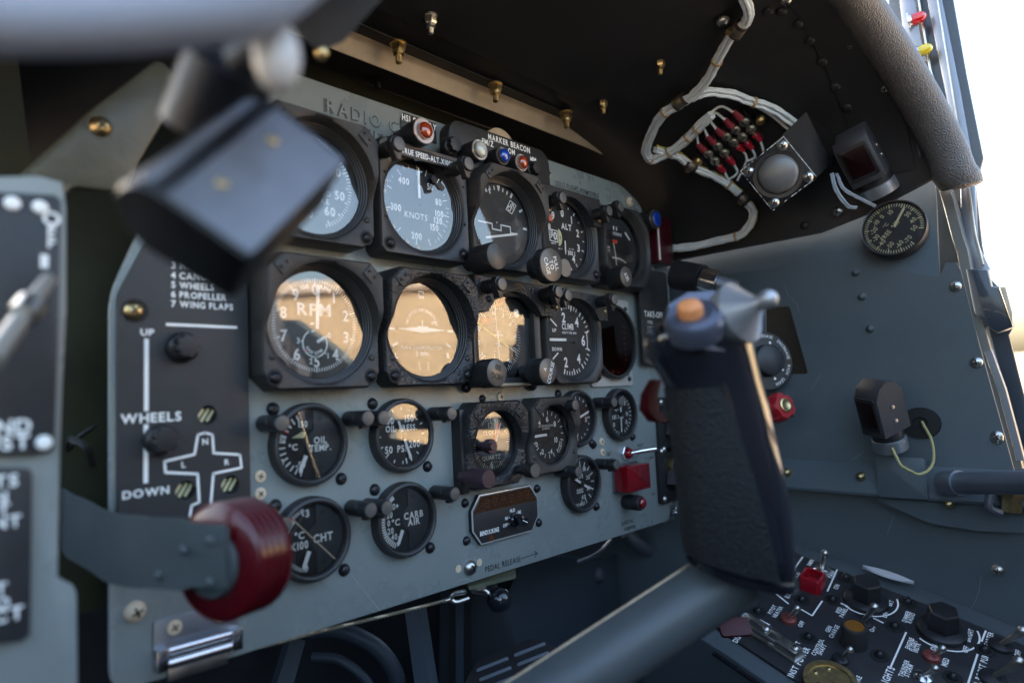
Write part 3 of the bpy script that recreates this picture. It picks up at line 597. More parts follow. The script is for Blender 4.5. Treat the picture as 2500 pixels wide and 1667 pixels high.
for a, s in ((-8, 'N'), (22, '3'), (52, '6'), (82, 'E'), (112, '12'), (142, '15'), (172, 'S'), (202, '21'), (232, '24'), (262, 'W'), (292, '30'), (322, '33')):
    t_ = R(90 - a); b.text(s, -.006 + .0250 * math.cos(t_), -.002 + .0250 * math.sin(t_), .0040, z + .0002, R(-a), wide=.85)
b.line((-.0085, .0360), (-.0060, .0005), .0008, z + .0010); b.line((-.0060, .0005), (-.0050, -.0240), .0008, z + .0010); b.line((-.0105, .0020), (.0010, .0020), .0011, z + .0012); b.line((-.0050, .0060), (-.0045, -.0090), .0013, z + .0012); b.line((-.0075, -.0085), (-.0015, -.0085), .0009, z + .0012)
for k in range(4): b.disc(-.0085 - .0003 * k, .0068 + k * .0035, .0005, z + .0006, 10); b.disc(-.0080 - .0010 * k, -.0060 - k * .0035, .0006, z + .0006, 10)
b.line((-.0130, -.0240), (-.0105, -.0185), .0013, z + .0006); b.disc(.0225, .0245, .0042, z, 20)
b.use(YEL); b.line((-.0385, .0160), (.0185, -.0145), .0010, z + .0015); b.add([(-.0400, .0168, z + .0017), (-.0330, .0150, z + .0017), (-.0350, .0112, z + .0017)], [(0, 2, 1)])
b.use(CREAM); b.line((.0065, -.0078), (.0185, -.0148), .0013, z + .0017)
b.use(ORNG); b.quad(-.0335, .0315, .0042, .0040, z + .0012, R(-50)); b.quad(-.0305, .0345, .0042, .0040, z + .0012, R(-50))
b.use(REDF); b.prism([(-.0005 + dx, .0325 + dy) for dx, dy in ((-.0055, -.0040), (.0060, .0018), (.0045, .0068), (-.0065, .0010))], z + .001, z + .0022); b.prism(rrect(-.0265, -.0165, .0120, .0178, .0005), z + .001, z + .0022)
b.use(SLOT); b.text('HDG', -.0008, .0342, .0042, z + .0026, R(27), wide=.8, bold=False); b.text('NAV', -.0215, .0149, .0044, z + .0026, wide=.85, bold=False)
b.build('dial', G8); MB(GLASS).radial([(si_, .0128), (.0001, .0128)], 96).build('glass', G8)
bot = MB(LIP).box(-.0385, .0385, -.0462, -.0435, .0170, .0182, .0003); bot.build('lower_trim', G8)
for sx, sy in ((-.0445, -.0462), (.0450, -.0470)): screw(G8, sx, sy, .004, .0046, DSCREW, .6)
def m_vsi(b):
    z = b.zd; b.use(WHITE)
    for a, s, h in ((343, '2', .0090), (37, '4', .0090), (90, '6', .0095), (143, '4', .0090), (197, '2', .0090)): t_ = R(90 - a); b.text(s, .0245 * math.cos(t_), .0245 * math.sin(t_), h, z, wide=.85)
    b.ticks([343, 37, 143, 197, 306, 234], .0320, .0375, .0017, z); b.ticks([306, 234], .0235, .0340, .0017, z); b.ticks([350, 357, 4, 11, 18, 25, 46, 55, 64, 73, 107, 116, 125, 134, 155, 162, 169, 176, 183, 190], .0330, .0372, .0012, z); b.ticks([10, 170], .0310, .0372, .0014, z)
    b.path([(.0310, -.0085), (.0318, 0), (.0310, .0085)], .0013, z); b.quad(.0310, .0090, .0062, .0012, z); b.quad(.0310, -.0090, .0062, .0012, z)
    b.text('CLIMB', -.0010, .0142, .0056, z, wide=.72); b.text('1000 FT PER MIN', .0010, .0075, .0020, z, wide=.9); b.text('UP', -.0235, .0095, .0032, z); b.text('DOWN', -.0205, -.0100, .0032, z, wide=.85)
G9 = big_gauge(.3025, .0830, 'vertical_speed_indicator', 'CLIMB gauge with thick white needle pointing left to zero', m_vsi, a=.0465, ch=.0545, ri=.0428, dialr=.0392, glass=GLASSW, corners=False, zfr=.020, zd=.010)
needle(G9, 269, .0330, -.006, .0028, .0118, tip=.9, hub=.0001); MB(DIALG).prism(fillet([(-.006, .002), (.008, .002), (.010, .003), (.0115, 0), (.010, -.003), (.008, -.002), (-.006, -.002)], .001), .0110, .0120).build('needle_boss', G9)
screw(G9, -.0375, -.0385, .020, .0022, DSCREW, .3, '-'); screw(G9, .0440, -.0400, .012, .0048, DSCREW, .6); screw(G9, .0350, -.0440, .018, .0018, DSCREW, .3, '-')
# dark display in a pale plate
G10 = thing('dark_display_gauge', 'dark red-brown round display in a pale grey square plate', 'gauge', pm(.3960, .0835))
GP = mat('pale_plate', (.40, .38, .35), .4, bump=.15, bscale=800, var=.08, vscale=40, bdist=.0004)
MB(GP).prism(rrect(-.0480, .0340, -.0510, .0505, .004), .0005, .0030, .0005, holes=()).build('plate', G10)
MB(BEZEL).lathe([(.0430, .003), (.0430, .010), (.0415, .0115), (.0395, .0110), (.0385, .004)], 72, -.006, 0).build('bezel', G10)
b = MB(mat('display_dark', (.085, .035, .028), .25, var=.2, vscale=30)); b.lathe([(.0388, .0030), (.0388, .0040), (0, .0040)], 60, -.006, 0); b.use(mat('display_band', (.09, .06, .045), .5)); b.box(-.036, .024, -.0390, -.0300, .0041, .0048); b.box(.0140, .0215, -.029, .024, .0041, .0048)
b.use(WHITE)
for k in range(7): b.text(('VOR', 'ADF', 'BRG', 'DIST', 'TO', 'FR', 'NAV')[k], .0180, .018 - k * .0065, .0022, .0051, R(0), wide=.8)
b.text('ARC', -.020, -.0345, .0026, .0051); b.text('360', .002, -.0345, .0026, .0051); b.disc(-.009, -.0345, .0022, .0051, 14); b.build('display', G10)
MB(GLASSB).disc(-.006, 0, .0388, .0085, 60).build('glass', G10)
for sx, sy in ((.026, .040), (.026, -.043), (-.040, -.043)): screw(G10, sx, sy, .003, .0030, DSCREW, .5)
# ---- eyebrow lamp brackets over two neighbouring gauges
def brow(name, label, x0, x1, ztop, zleg, arcs, y0=-.013, th=.008, slope=0):
    t = thing(name, label, 'lamp bracket', pm(0, 0)); lo, hi = [], []; n = 90
    for i in range(n + 1):
        x = x0 + (x1 - x0) * i / n; zl = zleg
        for cx, cz, r in arcs:
            if abs(x - cx) < r: zl = max(zl, cz + math.sqrt(r * r - (x - cx) ** 2))
        lo.append((x, min(zl, ztop - .002))); hi.append((x, ztop - slope * (x - x0)))
    zz = (.010 - y0); rings = [[(a[0], a[1], zz - th) for a in (l_, )] + [(l_[0], l_[1], zz), (h[0], h[1] - .001, zz), (h[0], h[1], zz - .001), (h[0], h[1], zz - th)] for l_, h in zip(lo, hi)]
    MB(CRINK).loft(rings, True, True, True).build('bracket', t)
    return t
BR1 = brow('lamp_bracket', 'crinkle black bracket arched over the altimeter top', .2560, .3530, .2400, .2080, ((.3020, .1925, .0405),), -.0145, .010)
BR2 = brow('lamp_bracket', 'long crinkle black bracket arched over the compass gauge and CLIMB gauge', .1560, .3550, .1370, .1040, ((.2080, .0830, .0420), (.3025, .0830, .0425)), -.0145, .012, .03)
for a in (('E', 1035, 470), ('E', 1440, 515), ('E', 1467, 525), ('E', 1775, 550)):
    x, z = q(a, -.016); screw(BR2, x, z, .0245, .0030, BRASS if a[1] > 1450 else DSCREW, .5)
for a in (('B', 1413, 1330), ('B', 1733, 1405)):
    x, z = q(a, -.016); MB(BRASS).lathe([(.0028, .024), (.0028, .027), (.0016, .0272), (.0016, .0245)], 18, x, z).build('eyelet', BR1)
# ---- clock and accelerometer (hooded)
def m_clock(b):
    z = b.zd; b.use(CREAM); b.ticks([i * 6 for i in range(60)], .0205, .0235, .0004, z); b.ticks([i * 30 for i in range(12)], .0195, .0238, .0008, z); b.text('12', -.0005, .0165, .0052, z, bold=False); b.text('6', -.001, -.0190, .0052, z, bold=False); b.text('CLOCK', -.001, .0100, .0034, z, bold=False); b.text('QUARTZ', -.001, -.0125, .0034, z, bold=False)
    b.use(REDF); b.prism([(.001, .001), (.0035, .0015), (.0100, .0170), (.0095, .0195), (.0060, .0170)], z + .001, z + .0013); b.use(WHITE); b.prism([(.0035, .0015), (.0050, .002), (.0120, .0190), (.0100, .0170)], z + .0015, z + .0018); b.prism([(-.0200, .0005), (-.0015, .0012), (-.0015, -.0008)], z + .0015, z + .0018)
def hooded_small(X, Z, name, label, marks, m_, a=.0385, ri=.0300, hood=.006, glass=GLASS):
    return big_gauge(X, Z, name, label, marks, a=a, ch=a * 1.22, ri=ri, zfr=.0145, hood=hood, m_=m_, glass=glass, corners=False, zd=.0070, rings=False, dialr=ri)
K1 = hooded_small(.1845, -.0150, 'panel_clock', 'square crinkle-hooded quartz CLOCK with red and white hands', m_clock, CRINK)
MB(BLACK).box(-.0420, -.0340, -.0400, .0330, .0005, .0120, .001).build('side_wall', K1)
mk = mat('mauve_anodised', (.055, .032, .042), .4, .2)
def m_acc(b):
    z = b.zd; b.use(WHITE); b.ticks([i * 18 for i in range(20)], .0195, .0235, .0009, z); b.text('6', -.001, .0155, .0046, z); b.text('4', -.0130, .0125, .0040, z); b.text('8', .0105, .0100, .0046, z); b.text('10', .0110, -.0060, .0046, z, wide=.8); b.text('-2', -.0115, -.0160, .0044, z); b.text('-4', .0015, -.0170, .0044, z); b.text('0', -.0185, -.0085, .0040, z)
    b.text('ACCELERATION', -.0035, .0090, .0018, z, bold=False); b.text('G UNITS', -.0035, .0063, .0018, z, bold=False); b.path([(.0170, -.0080), (.0160, -.0130), (.0130, -.0165)], .0009, z); b.path([(.0195, -.0085), (.0185, -.0145), (.0150, -.0185)], .0009, z)
K2 = hooded_small(.2650, -.0130, 'accelerometer', 'crinkle-hooded ACCELERATION gauge right of the clock', m_acc, CRINKF, a=.0375)
needle(K2, 269, .0225, -.002, .0026, .0072, tip=.5, hub=.0001); screw(K2, .0345, -.0395, .004, .0046, DSCREW, .5); MB(DIALG).prism(fillet([(-.002, .002), (.007, .002), (.009, 0), (.007, -.002), (-.002, -.002)], .001), .0072, .008).build('needle_boss', K2)
# knobs
def knob(p, label, r, L, kn=48, face=None, txt=(), r2=None, tip=None, base=True, m_=None, rot=0, name='knob', textm=None):
    M = pm(p.x, p.z, p.y + L); t = thing(name, label, 'knob', M @ Matrix.Rotation(R(rot), 4, 'Z'))
    b = MB(m_ or BLACK)
    b.lathe([(r * .98, 0), (r, .0008), (r, L - .001), (r * .94, L)], kn * 2, rf=lambda a: 1 - (.03 * (round(a / (2 * math.pi) * kn * 2) % 2)))
    if base: b.lathe([(r * .62, -.012), (r * .62, .0005)], 24)
    b.build('grip', t); c = MB(face or BLACK); c.lathe([(r * .94, L), (r * .90, L + .0003), (0, L + .0003)], 40)
    if txt:
        c.use(textm or WHITE)
        for s, x, y, h, an in txt: c.text(s, x * r, y * r, h * r, L + .0006, R(an), wide=.85, bold=False)
    c.build('face', t); return t
T = lambda k, x, y, Y: onY((k, x, y), Y)
knob(T('E', 1080, 195, -.043), 'smooth black push knob below left of the artificial horizon', .0125, .024, face=mat('satin_black', (.045, .043, .042), .4))
knob(T('E', 1428, 252, -.050), 'round knob lettered PULL TO CAGE', .0165, .010, 60, mat('satin_bronze', (.12, .105, .09), .35, .3, var=.1, vscale=80), (('PULL', 0, .38, .30, 0), ('TO', 0, -.02, .30, 0), ('CAGE', 0, -.42, .30, 0)), rot=-74)
knob(T('E', 1515, 272, -.032), 'diamond-knurled small knob beside the PULL TO CAGE knob', .0098, .020, 36, mat('dull_face', (.16, .15, .14), .45, .4, var=.2, vscale=200), m_=mat('diamond_knurl', (.03, .03, .03), .35, .4, bump=1, bscale=700, kind='vor', bdist=.001))
knob(T('E', 1905, 328, -.036), 'ribbed knob lettered SET on the course indicator', .0118, .020, 50, mat('satin_brown', (.07, .06, .052), .4), (('SET', 0, 0, .42, 0),), rot=118)
knob(T('E', 1080, 940, -.034), 'ribbed knob lettered HDG on the square compass gauge', .0125, .018, 60, mat('satin_bronze', (.12, .105, .09), .35, .3), (('HDG', 0, .28, .42, 0), ('00', 0, -.36, .42, 0)), rot=165, textm=SLOT)
knob(T('E', 1405, 930, -.034), 'ribbed knob lettered COURSE with a small arrow', .0128, .018, 60, mat('satin_bronze', (.12, .105, .09), .35, .3), (('COURSE', 0, -.28, .36, 0), ('A', 0, .38, .3, 0)), rot=68)
knob(T('H', 1028, 268, -.034), 'knurled setting knob with mauve end under the clock', .0080, .022, 40, mk, m_=mk)
knob(T('E', 1050, 1410, -.014), 'small mauve centre button of the clock', .0065, .006, 40, mk, m_=mk); knob(T('E', 1055, 1410, -.020), 'slim centre stem standing out of the clock face', .0034, .014, 30, mk, m_=mk, base=False)
knob(T('H', 1325, 212, -.028), 'small knurled reset knob below the accelerometer', .0068, .010, 24, BRUSH, m_=mat('diamond_knurl', (.03, .03, .03), .35, .4))
# ---- post lights
def post_light(label, M, L=.026, r=.0062, visor=False, group='post lights beside the gauges'):
    t = thing('post_light', label, 'post light', M, group)
    b = MB(BLACK).lathe([(r * .8, -.014), (r * .8, 0), (r, .0005), (r, L * .55), (r * .93, L * .57), (r * .93, L * .62), (r, L * .64), (r, L - .001), (r * .9, L)], 28); b.build('barrel', t)
    c = MB(BRUSH).lathe([(r * .86, L), (r * .84, L + .0006), (r * .5, L + .0009), (0, L + .0010)], 24); c.build('end_cap', t)
    v = MB(BLACK)
    if visor: v.prism([(-r * 1.15, r * .3), (-r * .75, r * 1.1), (r * .75, r * 1.1), (r * 1.15, r * .3), (r * .3, -r * 1.9), (-r * .3, -r * 1.9)], L * .60, L * .92, .0005)
    else: v.box(-r * .35, r * .35, -r * 1.28, -r * .8, L * .62, L * .82)
    v.build('light_window', t); return t
PLS = [  # tip centre pixel, tip depth Y, visor, label
 (('D', 1800, 1262), -.018, 0, 'post light left of the oil temperature dial'), (('E', 257, 1230), -.018, 0, 'post light right of the oil temperature dial'),
 (('E', 358, 1228), -.018, 0, 'post light overlapping the left rim of the oil pressure dial'), (('E', 792, 1200), -.018, 0, 'post light right of the oil pressure dial'),
 (('E', 1580, 1145), -.018, 0, 'post light overlapping the left of the fuel pressure dial'), (('E', 1828, 1128), -.018, 0, 'post light right of the fuel pressure dial'),
 (('E', 1873, 1125), -.018, 0, 'post light overlapping the fuel quantity dial'), (('G', 1818, 560), -.018, 0, 'post light left of the CHT dial'),
 (('H', 275, 465), -.018, 0, 'post light right of the CHT dial'), (('H', 380, 452), -.018, 0, 'post light overlapping the carburettor air dial'),
 (('H', 812, 362), -.018, 0, 'post light right of the carburettor air dial'), (('H', 1600, 222), -.018, 0, 'post light at the upper left of the flap dial'),
 (('H', 1843, 175), -.018, 0, 'post light at the upper right of the flap dial'),
 (('B', 455, 918), -.034, 1, 'visored post light on the upper left corner of the airspeed gauge'), (('B', 900, 1045), -.034, 1, 'visored post light on the upper right corner of the airspeed gauge'),
 (('B', 1500, 1262), -.034, 1, 'visored post light at the upper left of the altimeter'), (('B', 1797, 1347), -.034, 1, 'visored post light at the upper right of the altimeter'),
 (('B', 1870, 1320), -.034, 1, 'visored post light at the top of the course indicator'), (('E', 1113, 375), -.036, 1, 'visored post light on the left of the long bracket'),
 (('E', 1475, 424), -.036, 1, 'visored post light between the compass gauge and CLIMB gauge'), (('E', 1536, 447), -.036, 1, 'visored post light just above the 2 of the CLIMB gauge'),
 (('E', 1830, 474), -.036, 1, 'visored post light at the right end of the long bracket')]
pr = {}
for a, Y, v, lab in PLS:
    p = onY(a, Y); L = .026 if not v else .020; M = pm(p.x, p.z, Y + L) @ Matrix.Rotation(R(random.uniform(-8, 8)), 4, 'Z')
    if v not in pr: pr[v] = post_light(lab, M, L, .0059 if not v else .0062, bool(v))
    else: copy_thing(pr[v], M, lab)
# ---- indicator lamps
def indicator(a, Y, label, lens, r=.0105, L=.018, capm=None, txt=None, lr=.62, dome=.5):
    p = onY(a, Y); t = thing('indicator_lamp', label, 'indicator lamp', pm(p.x, p.z, Y + L))
    MB(BLACK).lathe([(r * .85, -.010), (r * .85, L * .1), (r, L * .15), (r, L - .0005), (r * .97, L)], 72, rf=lambda x: 1 - .025 * (round(x / (2 * math.pi) * 72) % 2)).build('knurled_body', t)
    c = MB(capm or mat('pinkish_alu', (.45, .36, .32), .35, .6)).lathe([(r * .97, L), (r * .93, L + .0008), (r * lr * 1.08, L + .0008), (r * lr * 1.05, L + .0030), (r * lr, L + .0030), (r * lr, L)], 40)
    if txt: c.use(WHITE); c.arctext(txt, 0, 0, r * .80, 0, r * .22, L + .0011)
    c.build('cap_ring', t); h = r * lr * dome
    MB(lens).lathe([(r * lr * .98, L + .001), (r * lr * .98, L + .003)] + [(r * lr * .98 * math.cos(R(k)), L + .003 + h * math.sin(R(k))) for k in range(10, 91, 16)], 32).build('lens', t); return t
indicator(('B', 612, 838), -.022, 'amber press lamp beside the HSI DISPLAY placard', JAMB, .0112, .021)
mb_ = thing('marker_beacon_panel', 'dark plate lettered MARKER BEACON at the top of the panel', 'placard', pm(0, 0))
x0, z0 = q(('B', 700, 960), -.002); x1, z1 = q(('B', 1330, 1010), -.002)
P = [q(a, -.002) for a in (('B', 700, 960), ('B', 700, 850), ('B', 745, 795), ('B', 1290, 975), ('B', 1335, 1030), ('B', 1345, 1110), ('B', 700, 1010))]
P = fillet([(.142, .2300), (.142, .2700), (.150, .2795), (.272, .2795), (.281, .270), (.281, .2300)], .006)
MB(BEZEL).prism(P, .001, .014, .001).build('plate', mb_)
words(mb_, (('MARKER BEACON', .2210, .2740, .0056, dict(wide=.78, gap=.2)), ('FM/Z', .1905, .2675, .0054, dict(wide=.8)), ('OM', .2230, .2665, .0054, dict(wide=.8)), ('MM', .2550, .2655, .0054, dict(wide=.8))), .0144)
k = star_knob(*q(('B', 805, 925), -.012), 'black knob with small pins on the MARKER BEACON plate', -.004, .0072, .011, 4)
k = star_knob(*q(('B', 1325, 1075), -.012), 'black pinned knob at the right end of the MARKER BEACON plate', -.004, .0072, .011, 4)
CAPG = mat('cap_dark', (.10, .09, .085), .4, .5)
indicator(('B', 968, 958), -.024, 'clear-lensed lamp under FM/Z', JCLR, .0098, .018, mat('lens_ring_gold', (.4, .36, .3), .3, .8), 'DIM', .70, .35)
indicator(('B', 1115, 997), -.022, 'blue-lensed lamp under OM', JBLU, .0088, .016, CAPG, 'DIM', .72)
indicator(('B', 1235, 1040), -.022, 'small orange-lensed lamp under MM', JAMB, .0088, .016, mat('pinkish_alu', (.45, .36, .32), .35, .6), 'DIM', .72)
indicator(('B', 2088, 1400), -.015, 'dark lamp with blue lens at the far right of the top row', JBLU, .0125, .020, CAPG, None, .78, .2)
indicator(('H', 1997, 420), -.012, 'dark press lamp with small red lens near the lower right corner', JRED, .0085, .022, mk, None, .70, .5)
hs = thing('display_placard', 'small black placard lettered HSI DISPLAY above the airspeed gauge', 'placard', pm(0, 0))
MB(PLATE).prism(fillet([(.0985, .2700), (.0985, .2612), (.1015, .2572), (.138, .2572), (.138, .2762), (.1005, .2762)], .001), .0005, .0016, .0003).build('plate', hs)
b = MB(WHITE); b.text('HSI DISPLAY', .1185, .2718, .0056, .0020, wide=.72, gap=.2); b.text('GNS 430', .1185, .2635, .0056, .0020, wide=.72, gap=.2); b.build('lettering', hs)
# tan disc behind the panel top
p = onY(('B', 1100, 905), .035); t = thing('brass_disc', 'round cream-coloured disc peeping over the top edge of the panel', 'disc', pm(p.x, p.z - .010, .04)); MB(RIVG).lathe([(.024, 0), (.024, .006), (.021, .008), (0, .008)], 40).build('disc_body', t)
# red handle and placard at the right end
p = onY(('E', 2100, 100), .0); t = thing('emergency_handle', 'dark red flat handle with a white stripe at the right end of the top row', 'handle', pm(p.x + .008, p.z, .0)); MB(mat('dark_red_plastic', (.055, .004, .008), .3, coat=.3)).prism(rrect(-.018, .022, -.030, .032, .004), -.006, .006, .0015).build('handle_body', t); MB(WHITE).box(-.0155, -.0125, -.026, .020, .0062, .0068).build('stripe', t)
p = onY(('E', 2060, 480), .0); t = thing('take_off_placard', 'grey placard lettered TAKE-OFF partly behind the grip', 'placard', pm(.478, .105, .0))
b = MB(BEZEL).prism(rrect(-.034, .032, -.048, .070, .004), -.002, .001, .0004); b.use(WHITE); b.text('TAKE-OFF', -.006, .014, .0072, .0014, wide=.8)
for k_, s in enumerate(('1 FUEL', '2 TRIM', '3 FLAPS', '4 MIXTURE', '5 BLOWER', '6 CONTROLS')): b.text(s, -.022, .004 - k_ * .0070, .0040, .0014, align='L', wide=.8, bold=False)
b.build('plate', t)
# ---- digital fuel display
KD = thing('fuel_computer', 'eight-sided digital display with dark amber window and rotary selector', 'display', pm(.2025, -.0808))
op = [(-.0440, .0085), (-.0340, .0215), (.0340, .0215), (.0440, .0085), (.0440, -.0095), (.0340, -.0225), (-.0340, -.0225), (-.0440, -.0095)]
MB(BLACK).prism(op, .0005, .0040, .0004).build('frame', KD)
MB(mat('silver_paint', (.55, .55, .55), .3, .3)).prism(inset(op, -.0002), .001, .0050, .0002).build('silver_rim', KD)
b = MB(BEZEL).prism(inset(list(reversed(op)), .0012), .0044, .0052, .0002)
b.use(mat('amber_window', (.055, .022, .010), .12, coat=.8, var=.25, vscale=300)); b.prism([(-.0415, .0060), (-.0328, .0192), (.0328, .0192), (.0418, .0060)], .0051, .0054)
sg = mat('dim_segments', (.085, .030, .010), .4); b.use(sg)
for k_ in range(6):
    xx = -.0280 + k_ * .0108; b.path([(xx, .0100), (xx + .0045, .0100), (xx + .0045, .0160), (xx, .0160)], .0005, .0056, True); b.line((xx, .0130), (xx + .0045, .0130), .0005, .0056)
b.use(WHITE); b.text('BENDIX/KING', -.0235, -.0125, .0038, .0053, wide=.62, bold=True); b.text('HLD', .0075, .0015, .0030, .0053, wide=.8); b.text('N1', -.0010, -.0045, .0030, .0053, wide=.8); b.text('N2', .0170, -.0015, .0030, .0053, wide=.8); b.text('OFF', -.0030, -.0105, .0030, .0053, wide=.8)
for x, y in ((.0025, -.0045), (.0130, -.0020), (.0018, -.0100)): b.disc(x, y, .0006, .0054, 10)
b.use(mat('brown_window', (.10, .03, .012), .2, coat=.6)); b.disc(-.0215, -.0182, .0032, .0054, 20); b.build('face', KD)
kb = MB(GLOSSB).lathe([(.0062, .005), (.0062, .0085), (.005, .0095), (0, .0095)], 28, .0085, -.0075); kb.prism([(.0030, -.0040), (.0050, -.0020), (.0130, -.0055), (.0120, -.0112), (.0090, -.0125)], .0090, .020, .001); kb.use(WHITE); kb.line((.0050, -.0060), (.0115, -.0090), .0007, .0203); kb.build('selector_knob', KD)
for x, y in ((-.0475, .0160), (.0490, .0158), (.0490, -.0175), (-.0475, -.0168)): screw(KD, x, y, 0, .0042, DSCREW, .6)
# ---- lower right items
t = thing('red_lamp_cover', 'rectangular dark red lamp cover right of the flap dial', 'lamp', pm(*q(('H', 1950, 252), -.002)))
MB(GREYM).prism(rrect(-.0250, .0235, -.0165, .0155, .001), .0005, .0025).build('base_plate', t); MB(mat('red_cover', (.22, .003, .010), .18, trans=.15, coat=.6)).prism(rrect(-.0235, .0225, -.0150, .0140, .0015), .0025, .0210, .002).build('cover', t)
t = thing('toggle_switch', 'chrome toggle switch with red collar between LEFT and RIGHT', 'switch', pm(*q(('H', 1895, 100))))
MB(CHROME).lathe([(.0085, 0), (.0085, .003), (.0078, .0036), (.006, .0036)], 6).build('hex_nut', t); MB(JRED).lathe([(.0062, .003), (.0062, .007), (.0045, .0095), (.002, .0100), (0, .0100)], 24).build('collar', t)
MB(CHROME).tube([(0, 0, .008), (.010, .002, .018), (.022, .003, .028)], .0030, 12, 3, rfun=lambda u: .7 + .5 * u).build('lever', t)
def plug(px_, label, dz=0):
    t = thing('cannon_plug', label, 'connector', pm(*px_))
    MB(BLACK).prism(rrect(-.030, .030, -.036, .034, .004), .0005, .006, .0015).build('flange', t)
    for x, y in ((-.023, .028), (.022, .028), (-.023, -.030), (.022, -.030)): screw(t, x, y, .006, .0042, STEEL, .5)
    MB(SLOT).lathe([(.0230, .0061), (.0225, .0066), (0, .0066)], 36).build('socket', t); MB(BRASS).lathe([(.0140, .0066), (.0140, .013), (.010, .014), (0, .014)], 24, 0, .008).build('terminal', t)
    MB(mat('rubber_boot', (.045, .042, .045), .6, bump=.5, bscale=400, bdist=.0006)).prism([(-.020, -.012), (.020, -.012), (.016, .012), (-.010, .012)], .008, .040, .003).build('boot', t); return t
plug((.502, -.078), 'square black connector with rubber boot beside the red lamp cover')
t = plug((.508, -.018), 'square black connector flange above the other one, behind the grip')
# ------------------------------------------------------------ SURROUNDINGS
SAND = mat('sand_concrete', (.36, .29, .22), .8, var=.12, vscale=.2)
gm = MB(SAND).add([(-1500, -1500, 0), (1500, -1500, 0), (1500, 1500, 0), (-1500, 1500, 0)], [(0, 1, 2, 3)])
g_ = struct(gm.build('ground')); g_.location = (0, 0, -2.4); g_.rotation_euler = (0, R(-1.2), 0)
hg = thing('hangar', 'long tan hangar wall standing in the sun, mirrored in the gauge glasses', 'building', Matrix.Translation((21.5, -22, -2.2)) @ Matrix.Rotation(R(42), 4, 'Z'))
HW = mat('hangar_wall_tan', (.34, .265, .18), .8, bump=.3, bscale=3, var=.08, vscale=.6)
b = MB(HW).box(-13, 13, -1, 0, 0, 7.3); b.build('wall', hg)
MB(mat('hangar_roof', (.35, .30, .26), .7)).box(-13.3, 13.3, -1.4, .5, 7.3, 7.8).build('roof', hg)
MB(mat('hangar_door_grey', (.31, .245, .165), .7, bump=.5, bscale=4)).box(-9.5, 7.5, .02, .12, 0, 4.6).build('door', hg)
MB(mat('hangar_trim', (.30, .25, .18), .7)).box(-9.8, 7.8, .02, .2, 4.6, 4.7).build('door_rail', hg)
# cockpit shell around everything
fl = MB(FLOORM).box(-.42, .62, -1.5, .32, -.62, -.60); struct(fl.build('floor'))
fw = thing('firewall', 'dark bulkhead closing the cockpit ahead of the instrument panel', 'bulkhead'); MB(FLOORM).box(-.42, .62, .30, .32, -.62, .33).build('bulkhead_sheet', fw)
lw = thing('left_cockpit_wall', 'dark left cockpit side wall running back past the camera', 'cockpit wall'); b = MB(PAINTD); b.box(-.44, -.42, -1.5, .32, -.62, .02); b.box(-.44, -.40, -1.5, .32, .02, .05, .004); b.build('side_sheet', lw)
st = thing('pilot_seat', 'dark padded pilot seat behind the camera', 'seat', (.14, -1.02, -.55))
SEAT = mat('seat_fabric', (.03, .035, .05), .8, bump=.4, bscale=60)
b = MB(SEAT); bo = fillet([(-.36, 0), (-.36, .56), (-.26, .70), (-.22, .93), (.22, .97), (.33, .90), (.36, .76), (.47, .60), (.47, 0)], .05, 6); b.at(Matrix.Rotation(R(90), 4, 'X')).prism(bo, -.02, .09, .03); b.at().build('backrest', st)
MB(SEAT).box(-.28, .28, .04, .42, .12, .24, .03).build('seat_cushion', st)
# ------------------------------------------------------------ glare shield (shroud over the panel)
gs = thing('glare_shield', 'black curved sheet-metal glare shield over the panel with leather-padded rim', 'glare shield')
LX = .05
def arch(off=0, n=20, lo=0, phi1=90):
    P = []
    for i in range(n + 1):
        a = R(phi1 * i / n); P.append((CX0 + (CA - off) * math.sin(a), CZ0 + (CB - off) * math.cos(a)))
    return P
def archfull(off=0): Rr = arch(off); return [(2 * .165 - x, z) for x, z in reversed(Rr)] + Rr
def sheet(prof, ys, m_, name, parent, th=.003, cut=None, lab=None):
    pass
def rimy(z): return -.316 + .044 * (max(0, z - .22) / .16) ** 1.3
b = MB(SHROUD); ys = [-.308, -.28, -.255, -.23, -.18, -.1, -.03, .02, .12, .30]
inn, outr = archfull(0), archfull(-.004)
def lowz(y): return .197 if y > -.2 else .197 + (abs(y) - .2) * .35
rings = []
for y in ys:
    k = lowz(y); ff = lambda z: CZ0 + (z - CZ0) * cb(y) / CB
    rings.append([(x, max(y, rimy(ff(z))), max(ff(z), k)) for x, z in inn] + [(x, max(y, rimy(ff(z))), max(ff(z), k)) for x, z in reversed(outr)])
b.loft(rings, True, True, True); b.build('arched_skin', gs)
SH = Matrix(((1, 0, 0, 0), (0, 1, 0, 0), (0, -KS, 1, 0), (0, 0, 0, 1)))
sp_ = [onS(a, -.001) for a in (('B', 1650, 660), ('C', 0, 350), ('C', 520, 10), ('C', 700, -110))]
b = MB(SHROUD).at(SH); b.prism([(-.10, -.022)] + [(p.x, p.y) for p in sp_] + [(sp_[-1].x, -.262), (-.10, -.262)], .3325, .3349); b.build('access_plate', gs)
b = MB(SHROUD); b.prism([(.310, .02), (.444, .02), (-.1, .02), (-.1, 0), (.3, 0), (.444, 0)][1:], .3338, .3349); b.build('mounting_flange', gs)
